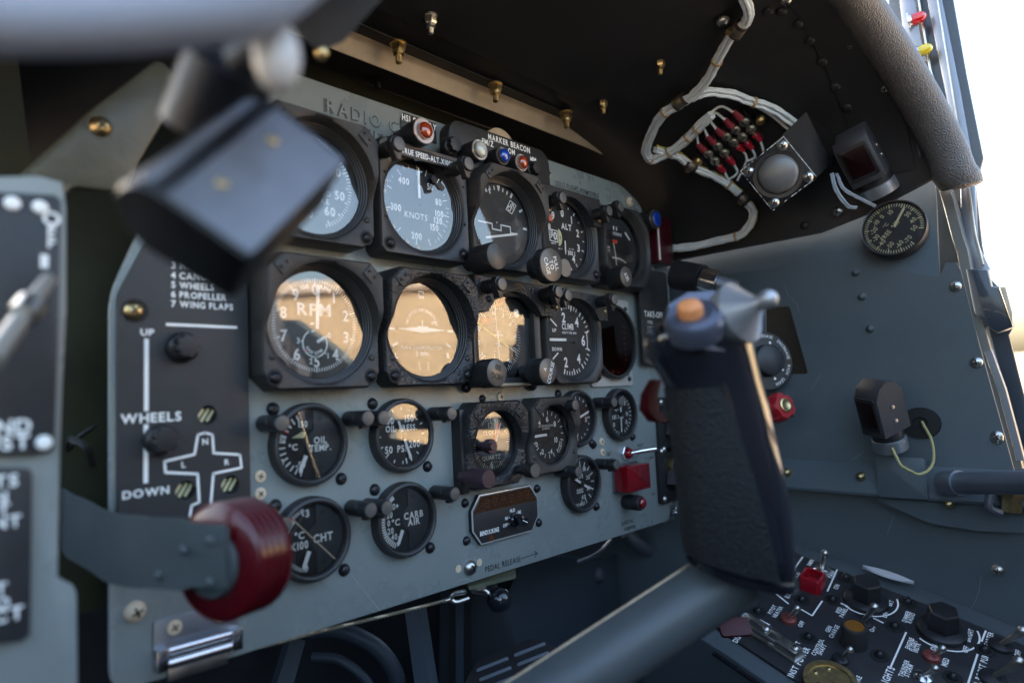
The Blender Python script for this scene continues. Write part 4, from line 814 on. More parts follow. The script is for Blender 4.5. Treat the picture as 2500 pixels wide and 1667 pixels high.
# lit lip with a rounded bend
b = MB(LIP); prof = [(.0130, .3335), (.0165, .3325), (.0188, .3300), (.0200, .3260), (.0204, .3185), (.0215, .3170), (.0230, .3180), (.0222, .3265), (.0210, .3310), (.0180, .3345), (.0130, .3348)]
xs = [-.10, 0, .1, .2, .3, .38, .43, .50]
b.loft([[(x, y, z - (.0 if x < .4 else (x - .4) * .06)) for y, z in prof] for x in xs], True, True, True); b.build('front_lip', gs)
b = MB(OLIVE); b.prism([(-.2, -.1), (.54, -.1), (.54, .22), (.50, .28), (.42, .333), (-.2, .333)], 0, .002); o = b.build('inner_bulkhead', fw); o.matrix_basis = pm(0, 0, .085)
# padded rim
rim = []
for i in range(37):
    a = R(-90 + 180 * i / 36); s = 1 if a > 0 else -1
    rim.append(((CX0 if a > 0 else .05) + (CA - .002) * math.sin(a) + (0), rimy(CZ0 + cb(-.305) * math.cos(a)), CZ0 + cb(-.305) * math.cos(a) - .0))
rim = [p for p in rim if p[2] > .222] ; rim = [(rim[0][0], -.314, .222)] + rim + [(.549, -.318, .222), (.551, -.318, .214)]
def rf(t): return min(1, .35 + 12 * (1 - t)) if t > .9 else 1
b = MB(LEATHER); b.tube(rim, .0190, 26, 4, True, rfun=lambda t: math.sqrt(max(.02, 1 - ((t - .985) / .015) ** 2)) if t > .985 else 1); b.build('padded_rim', gs)
bead = [onC(a, .003) for a in (('C', 870, -60), ('C', 960, 0), ('C', 1060, 100), ('C', 1140, 185), ('C', 1350, 300), ('C', 1480, 430), ('C', 1565, 570), ('C', 1640, 780), ('C', 1690, 1000))]; MB(GREYM).tube(bead, .0012, 8, 4).build('bead', gs)
for y in (-.232, -.150):
    b = MB(SHROUD); A0, A1 = [[(x, CZ0 + (z - CZ0) * cb(y) / CB) for x, z in arch(o_, 24, phi1=75)] for o_ in (.0015, -.001)]
    if y == -.232: b.loft([[(x, y, z) for x, z in A0] + [(x, y, z) for x, z in reversed(A1)], [(x, y + .001, z) for x, z in A0] + [(x, y + .001, z) for x, z in reversed(A1)], [(x, y - .05, z) for x, z in A0] + [(x, y - .05, z) for x, z in reversed(A1)]][1:], True, True, True); b.build('doubler_strip', gs)
def cnorm(p):
    xx = max(0, p.x - CX0) / CA ** 2; zz = max(1e-4, p.z - CZ0) / cb(p.y) ** 2; return -Vector((xx, 0, zz)).normalized()
for a in (('C', 720, 80), ('C', 805, 80), ('C', 910, 160), ('C', 985, 265), ('C', 1065, 400), ('C', 1150, 560), ('C', 1225, 690), ('C', 950, 1440)):
    p = onC(a, .0015); screw_on(gs, p, cnorm(p), .0048, SHROUD, .25, None, 'rivet')
for a, m_, r in ((('C', 1240, 290), BRASS, .0045), (('C', 1465, 560), STEEL, .0052), (('C', 1165, 1350), STEEL, .0060), (('C', 835, 5), STEEL, .0050), (('C', 430, 140), STEEL, .0060)):
    p = onC(a, .003); screw_on(gs, p, cnorm(p), r, m_, .5)
def nut(p, m_, r=.0064, L=.019, parent=gs):
    b = MB(m_).at(Matrix.Translation(p)); b.lathe([(r * 1.15, 0), (r * 1.15, -.0012), (r, -.0013)], 20); b.lathe([(r * .95, -.0012), (r, -.0024), (r, -.0068), (r * .85, -.0078)], 6); b.lathe([(r * .80, -.0074), (r * .76, -.0102), (r * .42, -.0112)], 16)
    b.lathe([(r * .42 * (1 + .12 * (i % 2)), -.0095 - i * .0006) for i in range(int(L / .0012))] + [(0, -.0098 - L * .5)], 12); return b.build('nut', parent)
for x, y, m_ in ((.030, .002, BRASS), (.094, .003, BRASS), (.211, .002, BRASS), (.317, -.002, BRASS)): nut((x, y, .3337), m_)
for a, dz in ((('B', 655, 100), -.003), (('B', 1755, 635), 0), (('B', 2118, 380), 0)): nut(onS(a, dz), BRASS if a[1] > 1000 else STEEL, .0050, .014)
p = onC(('C', 430, 110), .004)
for a in (('B', 318, 455), ('B', 1423, 870)): p = onY(a, .070); nut((p.x, p.y, p.z), DSCREW, .0055, .016, fw)
# vertical struts behind the right end of the panel
b = MB(BEZEL)
for a0, a1, w_ in ((('B', 1990, 1090), ('B', 2240, 1568), .020), (('B', 2100, 1120), ('B', 2300, 1568), .006)):
    p0, p1 = onY(a0, .060), onY(a1, .045); b.tube([p0, p1], w_ / 2, 4, 0)
b.build('brace_strut', fw)
# ------------------------------------------------------------ wires
def bundle(name, label, pix, off=.010, n=5, r=.0017, sp=.0016, mats=None, group=None, ties=(), P=None, sm=5):
    t = thing(name, label, 'wiring', Matrix(), group); pts = P or [onC(a[:3], off) for a in pix]; S = smooth(pts, sm)
    offs = [(0, 0)] + [(sp * math.cos(2 * math.pi * k / (n - 1)), sp * math.sin(2 * math.pi * k / (n - 1))) for k in range(n - 1)] if n > 1 else [(0, 0)]
    for k, o in enumerate(offs):
        jit = [p + Vector((random.uniform(-1, 1), random.uniform(-1, 1), random.uniform(-1, 1))) * sp * .16 for p in S]
        MB((mats or [WIRE])[k % len(mats or [WIRE])]).tube(jit, r, 7, 0, off=o).build('wire', t)
    for i in ties:
        j = min(len(S) - 2, int(i * (len(S) - 1))); d = (S[j + 1] - S[j]).normalized(); MB(TAN).tube([S[j] - d * .0014, S[j] + d * .0014], sp + r * 1.35, 10, 0).build('lacing_tie', t)
    return t
YW = [WIRE, WIRE, WIRE, WIRE, WIRE, mat('dull_yellow_wire', (.55, .48, .15), .5)]
bundle('wire_bundle', 'white wire bundle entering at the top edge and running down to the first clamp', [('C', 545, -60), ('C', 590, 60), ('C', 575, 150), ('C', 480, 240), ('C', 405, 370), ('C', 340, 500), ('C', 245, 610), ('C', 165, 660)], .010, 6, .0018, .0034, YW, ties=(.62,))
bundle('wire_bundle', 'white wire bundle curling in a loop between the lower clamp and terminal strip', [('C', 165, 660), ('C', 60, 720), ('C', 0, 800), ('B', 2030, 950), ('B', 2060, 1015), ('C', 10, 1010), ('C', 110, 960), ('C', 210, 880), ('C', 300, 790), ('C', 360, 730)], .010, 7, .0018, .0038, [WIRE], ties=(.12, .45, .66, .78, .86))
bundle('wire_bundle', 'white wires running from the clamp to the round-lensed box', [('C', 225, 625), ('C', 330, 590), ('C', 470, 600), ('C', 630, 655), ('C', 760, 700), ('C', 890, 790)], .009, 5, .0018, .0034, [WIRE], ties=(.62,))
bundle('wire_bundle', 'single white wire dropping below the upper run to the box', [('C', 640, 680), ('C', 740, 740), ('C', 850, 830)], .007, 2, .0013, .001, [WIRE])
bundle('wire_bundle', 'white and yellow wires crossing below the terminal strip', [('C', 0, 950), ('C', 60, 975), ('C', 150, 1000), ('C', 250, 1070), ('C', 370, 1120), ('C', 470, 1180), ('C', 540, 1240)], .008, 6, .0018, .0034, YW, ties=(.85,))
bundle('wire_bundle', 'white wire bundle hanging in a curve below the square box to the left', [('C', 560, 1270), ('C', 620, 1340), ('C', 610, 1420), ('C', 540, 1500), ('F', 400, 100), ('F', 250, 135), ('F', 115, 150)], .010, 6, .0018, .0034, YW, ties=(.55,))
def clamp(label, a, dirpx, r=.0062):
    p = onC(a, .010); p2 = onC(dirpx, .010); d = (p2 - p).normalized(); t = thing('cable_clamp', label, 'clamp', frame(p, d))
    MB(mat('brown_rubber', (.045, .030, .022), .6)).lathe([(r, -.0075), (r * 1.12, -.007), (r * 1.12, -.0045), (r, -.004), (r, .004), (r * 1.12, .0045), (r * 1.12, .007), (r, .0075)], 24, cap=False).build('rubber_sleeve', t)
    MB(mat('dull_band', (.25, .22, .18), .45, .8)).lathe([(r * 1.05, -.0036), (r * 1.08, -.003), (r * 1.08, .003), (r * 1.05, .0036)], 24, cap=False).build('band', t)
    MB(BRASS).lathe([(.0032, -.001), (.0032, .003), (.0022, .0045), (0, .005)], 6, r + .003, -.002).build('bolt', t); return t
clamp('brown cable clamp with steel screw near the top edge', ('C', 530, 190), ('C', 480, 260))
clamp('brown cable clamp where the wires fork', ('C', 160, 650), ('C', 90, 700))
clamp('brown cable clamp under the square box', ('C', 560, 1270), ('C', 600, 1310), .0055)
clamp('small black clamp at the left end of the terminal strip', ('C', 225, 1060), ('C', 280, 1090), .0050)
# terminal strip
ts = thing('terminal_strip', 'black terminal strip with red crimped white wires', 'terminal strip')
c0, c1, c2, c3 = [onC(a, .004) for a in (('C', 250, 960), ('C', 560, 690), ('C', 700, 880), ('C', 400, 1130))]
b = MB(BLACK); nn = cnorm((c0 + c2) / 2); b.add([c0, c1, c2, c3] + [c - nn * .006 for c in (c0, c1, c2, c3)], [(0, 1, 2, 3), (7, 6, 5, 4), (0, 4, 5, 1), (1, 5, 6, 2), (2, 6, 7, 3), (3, 7, 4, 0)])
T0 = [(290, 940), (350, 890), (405, 840), (465, 785), (520, 735)]; T1 = [(425, 1080), (485, 1030), (545, 950), (600, 930), (655, 880)]
for k in range(6):
    f = (k - .5) / 5 if k else -.02; u0 = c0.lerp(c1, (k) / 5); u1 = c3.lerp(c2, (k) / 5); b.tube([u0 + nn * .002, u1 + nn * .002], .0016, 4, 0)
b.build('base_block', ts)
for k in range(5):
    P0, P1 = onC(('C', *T0[k]), .010), onC(('C', *T1[k]), .010); d = (P1 - P0)
    MB(mat('pink_crimp', (.26, .03, .045), .45)).tube([P0 - d * .14, P0 + d * .16], .0037, 10, 0, rfun=lambda t: .8 + .35 * t).build('crimp', ts); MB(CRIMP).tube([P1 - d * .14, P1 + d * .12], .0037, 10, 0, rfun=lambda t: 1.15 - .35 * t).build('crimp', ts)
    for f in (.34, .66): p = P0.lerp(P1, f) + nn * -.001; screw_on(ts, p, nn, .0056, mat('dull_nickel', (.34, .33, .27), .4, .8), .3, '-')
    MB(STEEL).tube([P0 + d * .15, P0 + d * .85], .0016, 6, 0).build('link_bar', ts)
    hub = onC(('C', 225 + k * 26, 865 - k * 30), .011)
    bundle('terminal_wire', 'short white wire into the %s crimp of the strip' % ('lowest', 'second lowest', 'middle', 'second highest', 'highest')[k], None, P=[hub, hub.lerp(P0, .45) + UPV * .010, P0 - d * .10], n=1, r=.0014, sm=6)
    e = onC(('C', T1[k][0] + 40 - k * 2, T1[k][1] + 75), .009); e2 = onC(('C', T1[k][0] - 20 if k < 4 else 690, T1[k][1] + 100 if k > 2 else 1150), .008)
    bundle('terminal_wire', 'short white wire leaving the %s crimp on the right side of the strip' % ('lowest', 'second lowest', 'middle', 'second highest', 'highest')[k], None, P=[P1 + d * .10, e, e2], n=1, r=.0014, sm=6)
for a in (('C', 672, 770), ('C', 272, 1030)): p = onC(a, .006); screw_on(ts, p, cnorm(p), .0062, BRASS, .6, None)
# square box with round lens
c_ = dist(('C', 783, 1112), .690); d1 = (dist(('C', 1030, 1160), .690) - dist(('C', 790, 870), .690)).normalized(); zc = (CAM - c_).normalized()
x_ = (dist(('C', 908, 1015), .690) - c_); x_ = (x_ - zc * x_.dot(zc)).normalized(); y_ = zc.cross(x_)
M = Matrix((x_, y_, zc)).transposed().to_4x4(); M.translation = c_
lb = thing('warning_horn', 'square black box with round grey dome and four brass screws on the shroud flank', 'box', M)
hw = (dist(('C', 1030, 1160), .690) - dist(('C', 750, 1355), .690)).length / 2; hh = hw * .97
MB(mat('worn_black_box', (.010, .010, .012), .5, spec=.3, var=.2, vscale=60, bump=.15, bscale=500, wear=((.35, .34, .32), 40, .74))).prism(rrect(-hh, hh, -hw, hw, .004), -.030, 0, .0012).build('housing', lb)
MB(BLACK).lathe([(.0250, .0001), (.0245, .0012), (.0205, .0008), (.0200, -.003)], 48, 0, 0, cap=False).build('recess_ring', lb)
MB(mat('dome_grey', (.15, .15, .145), .38, .25)).lathe([(.0200, .0003), (.0195, .002)] + [(.0195 * math.cos(R(k)), .002 + .0075 * math.sin(R(k))) for k in range(8, 91, 10)], 48).build('dome', lb)
for sx in (-1, 1):
    for sy in (-1, 1): screw(lb, sx * (hh - .007), sy * (hw - .007), .0002, .0056, STEEL, .5)
chp = MB(WHITE)
for sx in range(260):
    t_ = random.random(); e_ = random.choice((0, 0, 1, 2, 3)); L_ = random.uniform(.0008, .0035)
    if random.random() < .45: continue
    u_ = (t_ * 2 - 1) * .94; xx, yy, an = ((hh - .0010, u_ * hw, R(90)), (u_ * hh, -hw + .0010, 0), (-hh + .0010, u_ * hw, R(90)), (u_ * hh, hw - .0010, 0))[e_]
    chp.quad(xx, yy, L_, random.uniform(.0003, .0008), .00015, an)
chp.build('chipped_edge_paint', lb)
bk = MB(SHROUD); q0 = onC(('C', 960, 715), .002); 
bk.at(M.inverted()); pts = [dist(a, z) for a, z in ((('C', 800, 872), .698), (('C', 962, 715), .690), (('C', 1150, 880), .700), (('C', 1130, 1040), .725), (('C', 1020, 1140), .715))]
bk.add(pts + [p + zc * -.03 for p in pts], [(0, 1, 2, 3, 4), (9, 8, 7, 6, 5), (0, 5, 6, 1), (1, 6, 7, 2), (2, 7, 8, 3), (3, 8, 9, 4), (4, 9, 5, 0)]); bk.at().build('mounting_bracket', lb)
# hooded lamps on swivel bases
def hooded_lamp(label, base, top, z, wdir, sc=1, lens=None):
    B_, T_ = dist(base, z), dist(top, z - .01); ax = (T_ - B_); L = ax.length; ax.normalize(); wd = Vector(wdir); wd = (wd - ax * wd.dot(ax)).normalized(); sx = wd.cross(ax) * -1
    M = Matrix((sx, wd, ax)).transposed().to_4x4(); M = Matrix((ax.cross(-wd) if False else wd.cross(ax), wd, ax)).transposed().to_4x4(); M.translation = B_
    t = thing('hooded_lamp', label, 'lamp', M, 'hooded floodlights on the right side'); r = .0165 * sc
    MB(CHROME if False else mat('dull_alu', (.4, .42, .44), .35, .8)).lathe([(r * .98, -.004), (r, 0), (r, .008), (r * .95, .0085)], 32).build('base_ring', t)
    MB(BLACK).lathe([(r * .9, .008), (r * .92, .018), (r * .85, .02)], 32).build('swivel', t)
    hd = MB(mat('leather_hood', (.035, .034, .037), .5, bump=.4, bscale=600, bdist=.0006)); w_, dp = r * .92, r * 1.05
    hd.at(Matrix.Rotation(R(90), 4, 'Y') @ Matrix.Rotation(R(90), 4, 'Z')); side = [(-dp, .018), (dp, .016), (dp, L * .78), (dp * .6, L * .93), (0, L), (-dp * .6, L * .95), (-dp, L * .8)]
    hd.at(); ring = lambda x: [(x, y, z_) for y, z_ in side]
    hd.loft([[(x * .86, y * .94, z_ * .985 + .0005) for x, y, z_ in ring(-w_ / .86)], ring(-w_ * .9), ring(w_ * .9), [(x * .86, y * .94, z_ * .985 + .0005) for x, y, z_ in ring(w_ / .86)]], True, True, True); hobj = hd.build('hood', t)
    fr_ = MB(BLACK).at(Matrix.Translation((0, dp, 0)) @ Matrix.Rotation(R(-90), 4, 'X')); fr_.prism([(x, -y) for x, y in rrect(-w_ * .82, w_ * .82, .022, L * .80, .002)], 0, .0012, .0003); fr_.at().build('window_frame', t)
    le = MB(lens or mat('dark_red_window', (.010, .002, .002), .3, spec=.4)).at(Matrix.Translation((0, dp, 0)) @ Matrix.Rotation(R(-90), 4, 'X')); le.prism([(x, -y) for x, y in rrect(-w_ * .68, w_ * .68, .026, L * .76, .002)], .0012, .0018, .0003); le.at().build('window', t)
    for zz in (.030 * sc, L * .62):
        s_ = MB(STEEL).at(Matrix.Translation((w_ * 1.0, 0, zz)) @ Matrix.Rotation(R(90), 4, 'Y')); s_.lathe([(.0022, 0), (.0020, .0012), (0, .0014)], 12); s_.at().build('rivet', t)
        s_ = MB(STEEL).at(Matrix.Translation((-w_ * 1.0, 0, zz)) @ Matrix.Rotation(R(-90), 4, 'Y')); s_.lathe([(.0022, 0), (.0020, .0012), (0, .0014)], 12); s_.at().build('rivet', t)
    return t
hl1 = hooded_lamp('upper hooded lamp with dark red window beside the square box', ('C', 1430, 1215), ('C', 1225, 830), .715, -RT * .75 + BK * .8 + UPV * -.25, 1.15)
hl2 = hooded_lamp('lower hooded black lamp on the grey side wall', ('F', 1500, 1400), ('F', 1395, 985), .690, -RT * .95 + BK * .25, 1.0)
bundle('lamp_wire', 'pale grey wires looping under the upper hooded lamp', None, P=[dist(('C', 1120, 1110), .715), dist(('C', 1150, 1220), .71), dist(('C', 1220, 1315), .71), dist(('C', 1280, 1330), .712)], n=2, r=.0012, sp=.0018, sm=6, mats=[mat('blue_grey_wire', (.28, .32, .36), .5)])
bundle('lamp_wire', 'pair of thin pale wires running right under the upper hooded lamp', None, P=[dist(('C', 1150, 1110), .715), dist(('C', 1200, 1210), .71), dist(('C', 1300, 1270), .71), dist(('C', 1400, 1320), .712)], n=2, r=.0011, sp=.0015, sm=6, mats=[mat('blue_grey_wire', (.28, .32, .36), .5)])
for k, (a, b_, m_) in enumerate(((('C', 1470, 1060), ('C', 1560, 1030), WIRE), (('C', 1500, 1120), ('C', 1600, 1030), CRIMP), (('C', 1490, 1160), ('C', 1540, 1090), mat('teal_wire', (.10, .3, .32), .5)))):
    bundle('lamp_lead', ('short white lead', 'red-tipped teal lead', 'short teal lead')[k] + ' at the back of the upper hooded lamp', None, P=[dist(a, .72), dist(a, .72).lerp(dist(b_, .715), .5) + UPV * .002, dist(b_, .715)], n=1, r=.0016, sm=4, mats=[m_])
bundle('lamp_wire', 'yellowish wire looping from the lower hooded lamp into the wall grommet', None, P=[dist(('F', 1510, 1420), .675), dist(('F', 1560, 1520), .665), dist(('I', 1600, 200), .66), dist(('I', 1690, 235), .66), dist(('I', 1770, 170), .665), dist(('F', 1765, 1380), .675), dist(('F', 1700, 1250), .69)], n=1, r=.0014, sm=8, mats=[mat('tan_yellow_wire', (.35, .30, .12), .5)])
# ------------------------------------------------------------ right cockpit wall
WF = frame((.55, 0, 0), (-1, 0, 0))
def wl(a, X=.55): p = onX(a, X); return (-p.y, p.z)
rw = thing('right_cockpit_wall', 'grey-blue right cockpit side wall with screws and a dark cut-out', 'cockpit wall', WF)
top = [(-.06, .175), (.115, .165)] + [wl(('F', 1000, 195)), wl(('F', 1400, 268)), wl(('F', 1815, 330)), wl(('F', 1850, 240)), wl(('F', 1920, 236)), wl(('F', 1948, 290)), wl(('F', 2050, 700)), wl(('F', 2150, 1060)), wl(('F', 2290, 1568)), wl(('I', 2350, 330))]
bot = [wl(a) for a in (('I', 2352, 610), ('I', 2050, 598), ('I', 1750, 548), ('I', 1500, 440), ('I', 1330, 350), ('I', 900, 338))] + [(-.06, -.105)]
hole = [wl(a) for a in (('F', 700, 520), ('F', 845, 515), ('F', 860, 530), ('F', 972, 935), ('F', 962, 948), ('F', 700, 950))]
MB(PAINTD).prism(top + bot, -.004, 0, 0, [hole]).build('side_sheet', rw)
MB(SLOT).box(.06, .19, 0, .16, -.05, -.045).build('cutout_well', rw)
up_ = [(-.06, .175), (.115, .165), wl(('F', 1000, 195)), wl(('F', 1400, 268)), wl(('F', 1815, 330))]
upT = [wl(('F', 1790, 30)), wl(('C', 1775, 1300)), wl(('C', 1752, 1135)), wl(('C', 1660, 1135)), wl(('C', 1500, 1215)), (.20, .205), (-.06, .200)]
b = MB(PAINTD); full = up_ + upT; zz = lambda p: -(p[1] - .165) * .32 if p[1] > .166 else 0
n_ = len(full); lowp = [(p[0], p[1], 0 if i < 5 else -(p[1] - .155) * .30) for i, p in enumerate(full)]
b.add(lowp + [(x, y, z - .003) for x, y, z in lowp], [tuple(range(n_)), tuple(reversed(range(n_, 2 * n_)))] + [(i, i + n_, (i + 1) % n_ + n_, (i + 1) % n_) for i in range(n_)]); b.build('upper_sheet', rw)
# stringer wedge
s0, s1 = wl(('I', 850, 140)), wl(('I', 2290, 212)); b = MB(PAINTD)
sec = lambda x, zt, d: [(x, zt, .0005), (x, zt - .004, .004), (x, zt - .030, .014), (x, zt - .033, .013), (x, zt - .034, .0005)]
b.loft([sec(-.05, s0[1] + .001, 0), sec(s0[0], s0[1], 0), sec(s1[0], s1[1], 0), sec(s1[0] + .1, s1[1] - .003, 0)], True, True, True); b.build('stringer', rw)
b = MB(PAINTD).prism(rrect(*sorted((wl(('I', 1440, 250))[0], wl(('I', 1755, 250))[0])), wl(('I', 1500, 370))[1], wl(('I', 1500, 118))[1], .004), .0140, .0160, .0008); b.build('cover_plate', rw)
for a in (('F', 1915, 390), ('F', 2050, 875), ('F', 2180, 1345), ('I', 2180, 10), ('I', 2185, 848)): x, y = wl(a); screw(rw, x, y, .0, .0056, STEEL, .5)
for a in (('F', 1281, 300), ('F', 1320, 455), ('F', 1371, 660)): x, y = wl(a); screw(rw, x, y, .0, .0044, PAINTD, .9, None, name='rivet')
for a in (('I', 1328, 243), ('I', 860, 218), ('I', 1885, 415)): x, y = wl(a); screw(rw, x, y, .010, .0050, BRASS, .8, None)
x, y = wl(('F', 1695, 1260)); b = MB(SLOT).lathe([(.0185, .0004), (.0180, .003), (.0070, .0034), (.0065, .001), (0, .001)], 40, 0, 0, rf=lambda a: 1 - .12 * math.sin(a) ** 2); o = b.build('grommet', rw); o.location = (x, y, 0)
# free air temperature gauge
p = onX(('C', 1530, 1470), .548); fa = thing('free_air_temperature_gauge', 'round black FREE AIR thermometer dial with yellow numerals on the right wall', 'gauge', frame(p - Vector((.003, 0, 0)), Vector((-.95, -.08, .18))))
rf_ = .0315
MB(BLACK).lathe([(rf_, -.006), (rf_, .006), (rf_ * .97, .0078), (rf_ * .93, .0075), (rf_ * .91, .004)], 60, cap=False).build('bezel', fa)
b = MB(DIAL).lathe([(rf_ * .94, .003), (rf_ * .94, .0045), (0, .0045)], 50); b.use(YELT)
for i in range(61): b.ticks([140 + i * 320 / 60], rf_ * (.78 if i % 5 else .74), rf_ * .88, .0007 if i % 5 else .0011, .0048)
for i, s in enumerate(('-70', '-60', '-50', '-40', '-30', '-20', '-10', '0', '10', '', '30', '40', '50')):
    a = 140 + i * 320 / 12; t_ = R(90 - a)
    if s: b.text(s, rf_ * .60 * math.cos(t_), rf_ * .60 * math.sin(t_), .0048, .0048, R(48), wide=.9, bold=False)
b.text('FREE AIR', -.0035, -.0015, .0048, .0048, R(48), wide=.85, bold=False); b.text('°C', -.0072, .0050, .0036, .0048, R(48), bold=False); b.build('dial', fa)
needle(fa, 28, rf_ * .80, 0, .0022, .0058, YELT, tip=.3, hub=.0015); MB(GLASSW).disc(0, 0, rf_ * .92, .0068, 40).build('glass', fa)
# lower wall and floor pieces
lo = thing('lower_right_wall', 'dark blue-grey lower side wall below the stringer on the right', 'cockpit wall', frame((.572, 0, 0), (-1, 0, 0)))
b = MB(PAINTD).prism([(-.3, -.09), (.55, -.06), (.9, -.03), (.9, -.62), (-.3, -.62)], -.004, 0); b.build('side_sheet', lo)
MB(PAINTD).tube([(.030, -.09, .001), (.045, -.17, .002), (.058, -.24, .001)], .006, 10, 4).build('rib', lo)
MB(PAINTD).prism([(.75, -.60), (.70, -.012), (.80, .08), (.93, .16), (1.1, .24), (1.5, .28), (1.5, -.60)], -.030, -.008, .003).build('reflection_blocker', lo)  # unseen wedge added behind the camera to cut the hangar's reflection in the gauges
MB(PAINTD).box(.37, 1.4, -.030, -.010, -.02, .02, .003).build('sill_cap', lo)
# grab tube
p0, p1 = dist(('I', 1850, 292), .66), dist(('I', 2700, 285), .53); gt = thing('grab_tube', 'dull violet-grey metal tube with collar at the right edge', 'tube')
d = (p1 - p0).normalized(); MB(GREYM).tube([p0, p1], .0105, 24, 0).build('tube_body', gt); MB(GREYM).tube([p0 - d * .001, p0 + d * .018], .0122, 24, 0).build('collar', gt)
p = dist(('I', 2270, 430), .63); fk = MB(GREYM).tube([p + UPV * .012 + RT * -.02, p + UPV * -.002 + RT * -.021, p + UPV * -.008 + RT * -.010], .0035, 8, 4); fk.build('clevis', gt)
nb = MB(BRASS).at(frame(p + UPV * .002, UPV, BK)); nb.lathe([(.013, .010), (.013, .007), (.009, .0065), (.009, -.008), (.006, -.009)], 6); nb.at().build('bolt', gt)
# connector at the panel end and round control dial
p = dist(('F', 130, 315), .80); p1 = dist(('F', 300, 345), .775); p2 = dist(('F', 400, 370), .765); p3 = dist(('F', 520, 400), .755)
cn = thing('cable_connector', 'black and chrome cable connector pointing left behind the stick top', 'connector')
MB(BLACK).tube([p, p.lerp(p1, .55)], .0175, 24, 0).build('rubber_body', cn); MB(BLACK).tube([p.lerp(p1, .55), p1], .0170, 40, 0).build('knurled_ring', cn); MB(CHROME).tube([p1, p2], .0150, 24, 0).build('chrome_ring', cn); MB(GREYM).tube([p2, p3], .0085, 16, 0).build('stem', cn)
p = onX(('F', 705, 865), .52); dd = thing('round_control_dial', 'black round dial ringed with white lettering behind the stick grip', 'dial', frame(p, Vector((-.55, -.85, .1))))
b = MB(BLACK).lathe([(.035, -.008), (.035, 0), (.0335, .0012), (0, .0012)], 60); b.use(WHITE); b.arctext('INCREASE   DECREASE   RICH   LEAN', 0, 0, .0295, 70, .0036, .0016, bold=False)
for a in (20, 60, 120, 160): b.disc(.0225 * math.sin(R(a)), .0225 * math.cos(R(a)), .0016, .0016, 14)
b.build('dial_plate', dd); MB(PLATE).lathe([(.019, .0012), (.018, .010), (.015, .012), (0, .012)], 40).build('centre_knob', dd)
p = onX(('F', 795, 1160), .50); rk = thing('red_valve_knob', 'small red scalloped knob right of the grip', 'knob', frame(p, Vector((-.35, -.85, .25))))
MB(mat('red_paint', (.36, .012, .018), .3, coat=.4)).lathe([(.0150, -.012), (.0165, -.008), (.0165, .004), (.0140, .008), (.0085, .008)], 48, rf=lambda a: 1 - .12 * (math.cos(5 * a) > .3)).build('knob_body', rk)
MB(BRASS).lathe([(.0080, .007), (.0080, .0095), (.006, .0100), (.004, .0092), (0, .0092)], 24).build('washer', rk)
# ------------------------------------------------------------ windscreen frame on the right
wf = thing('windscreen_frame', 'dark blue windscreen frame rising along the right edge against the sky', 'windscreen frame', frame((.600, 0, 0), (-1, 0, 0)))
FB = mat('frame_dark_blue', (.030, .040, .055), .3, coat=.4, var=.12, vscale=20, wear=((.2, .22, .25), 16, .74))
def w6(a): return wl(a, .600)
out = [w6(a) for a in (('C', 1478, -300), ('C', 1850, -300), ('C', 1900, 0), ('C', 1985, 480), ('C', 2092, 1010), ('C', 2045, 1190), ('C', 2085, 1568), ('F', 2128, 330), ('F', 2180, 385), ('F', 2215, 400), ('F', 2290, 640), ('F', 2255, 700), ('F', 2352, 1080), ('I', 2700, 1200), ('I', 2600, 1500), ('I', 1500, 1300), ('F', 1700, 600), ('F', 1650, 0), ('C', 1600, 600), ('C', 1490, 100))]
MB(FB).prism(out, -.006, 0, .0005).build('frame_web', wf)
def strip(name, pix, w_, h_, m_, X=.597, parent=wf, bev=.0008):
    P = [wl(a, X) for a in pix]; b = MB(m_); S = [Vector(p) for p in P]; L_, R_ = [], []
    for i, p in enumerate(S):
        d = (S[min(i + 1, len(S) - 1)] - S[max(i - 1, 0)]).normalized(); n = Vector((-d.y, d.x)) * w_ / 2; L_.append(p + n); R_.append(p - n)
    z0 = .600 - X; b.loft([[(l.x, l.y, z0 - h_), (l.x, l.y, z0 - bev), (l.lerp(r, .1).x, l.lerp(r, .1).y, z0), (r.lerp(l, .1).x, r.lerp(l, .1).y, z0), (r.x, r.y, z0 - bev), (r.x, r.y, z0 - h_)] for l, r in zip(L_, R_)], True, True, True); return b.build(name, parent)
strip('channel', [('C', 1740, -200), ('C', 1780, 0), ('C', 1900, 600), ('C', 1985, 1080), ('C', 2010, 1568), ('F', 2090, 300)], .013, .010, GREYM, .592)
strip('edge_bead', [('C', 1655, -200), ('C', 1680, 0), ('C', 1755, 450), ('C', 1900, 900), ('C', 1960, 1130)], .0022, .010, STEEL, .590)
strip('edge_bead', [('C', 1780, -200), ('C', 1800, 0), ('C', 1905, 650), ('C', 1990, 1130), ('F', 2040, 60), ('F', 2090, 250)], .0016, .004, STEEL, .587)
strip('side_tube', [('C', 1830, 1150), ('C', 1880, 1330), ('C', 1930, 1520), ('F', 1960, 170), ('F', 2000, 400), ('F', 2080, 700), ('F', 2160, 1000), ('F', 2310, 1560), ('I', 2380, 300)], .011, .018, mat('satin_grey_paint', (.16, .17, .17), .28, .3), .575, bev=.004)
strip('slotted_rail', [('F', 2120, 800), ('F', 2210, 1050), ('F', 2330, 1500)], .0075, .006, GREYM, .572, bev=.002)
b = MB(FB).prism([wl(a, .575) for a in (('F', 1985, 280), ('F', 2125, 285), ('F', 2150, 390), ('F', 2210, 400), ('F', 2288, 650), ('F', 2190, 690), ('F', 2110, 640), ('F', 2040, 560))], .020, .030, .002); b.use(RIVG)
b.prism([wl(a, .575) for a in (('F', 2200, 400), ('F', 2240, 395), ('F', 2285, 560), ('F', 2285, 640))], .0305, .033, .0005); b.build('hinge_block', wf)
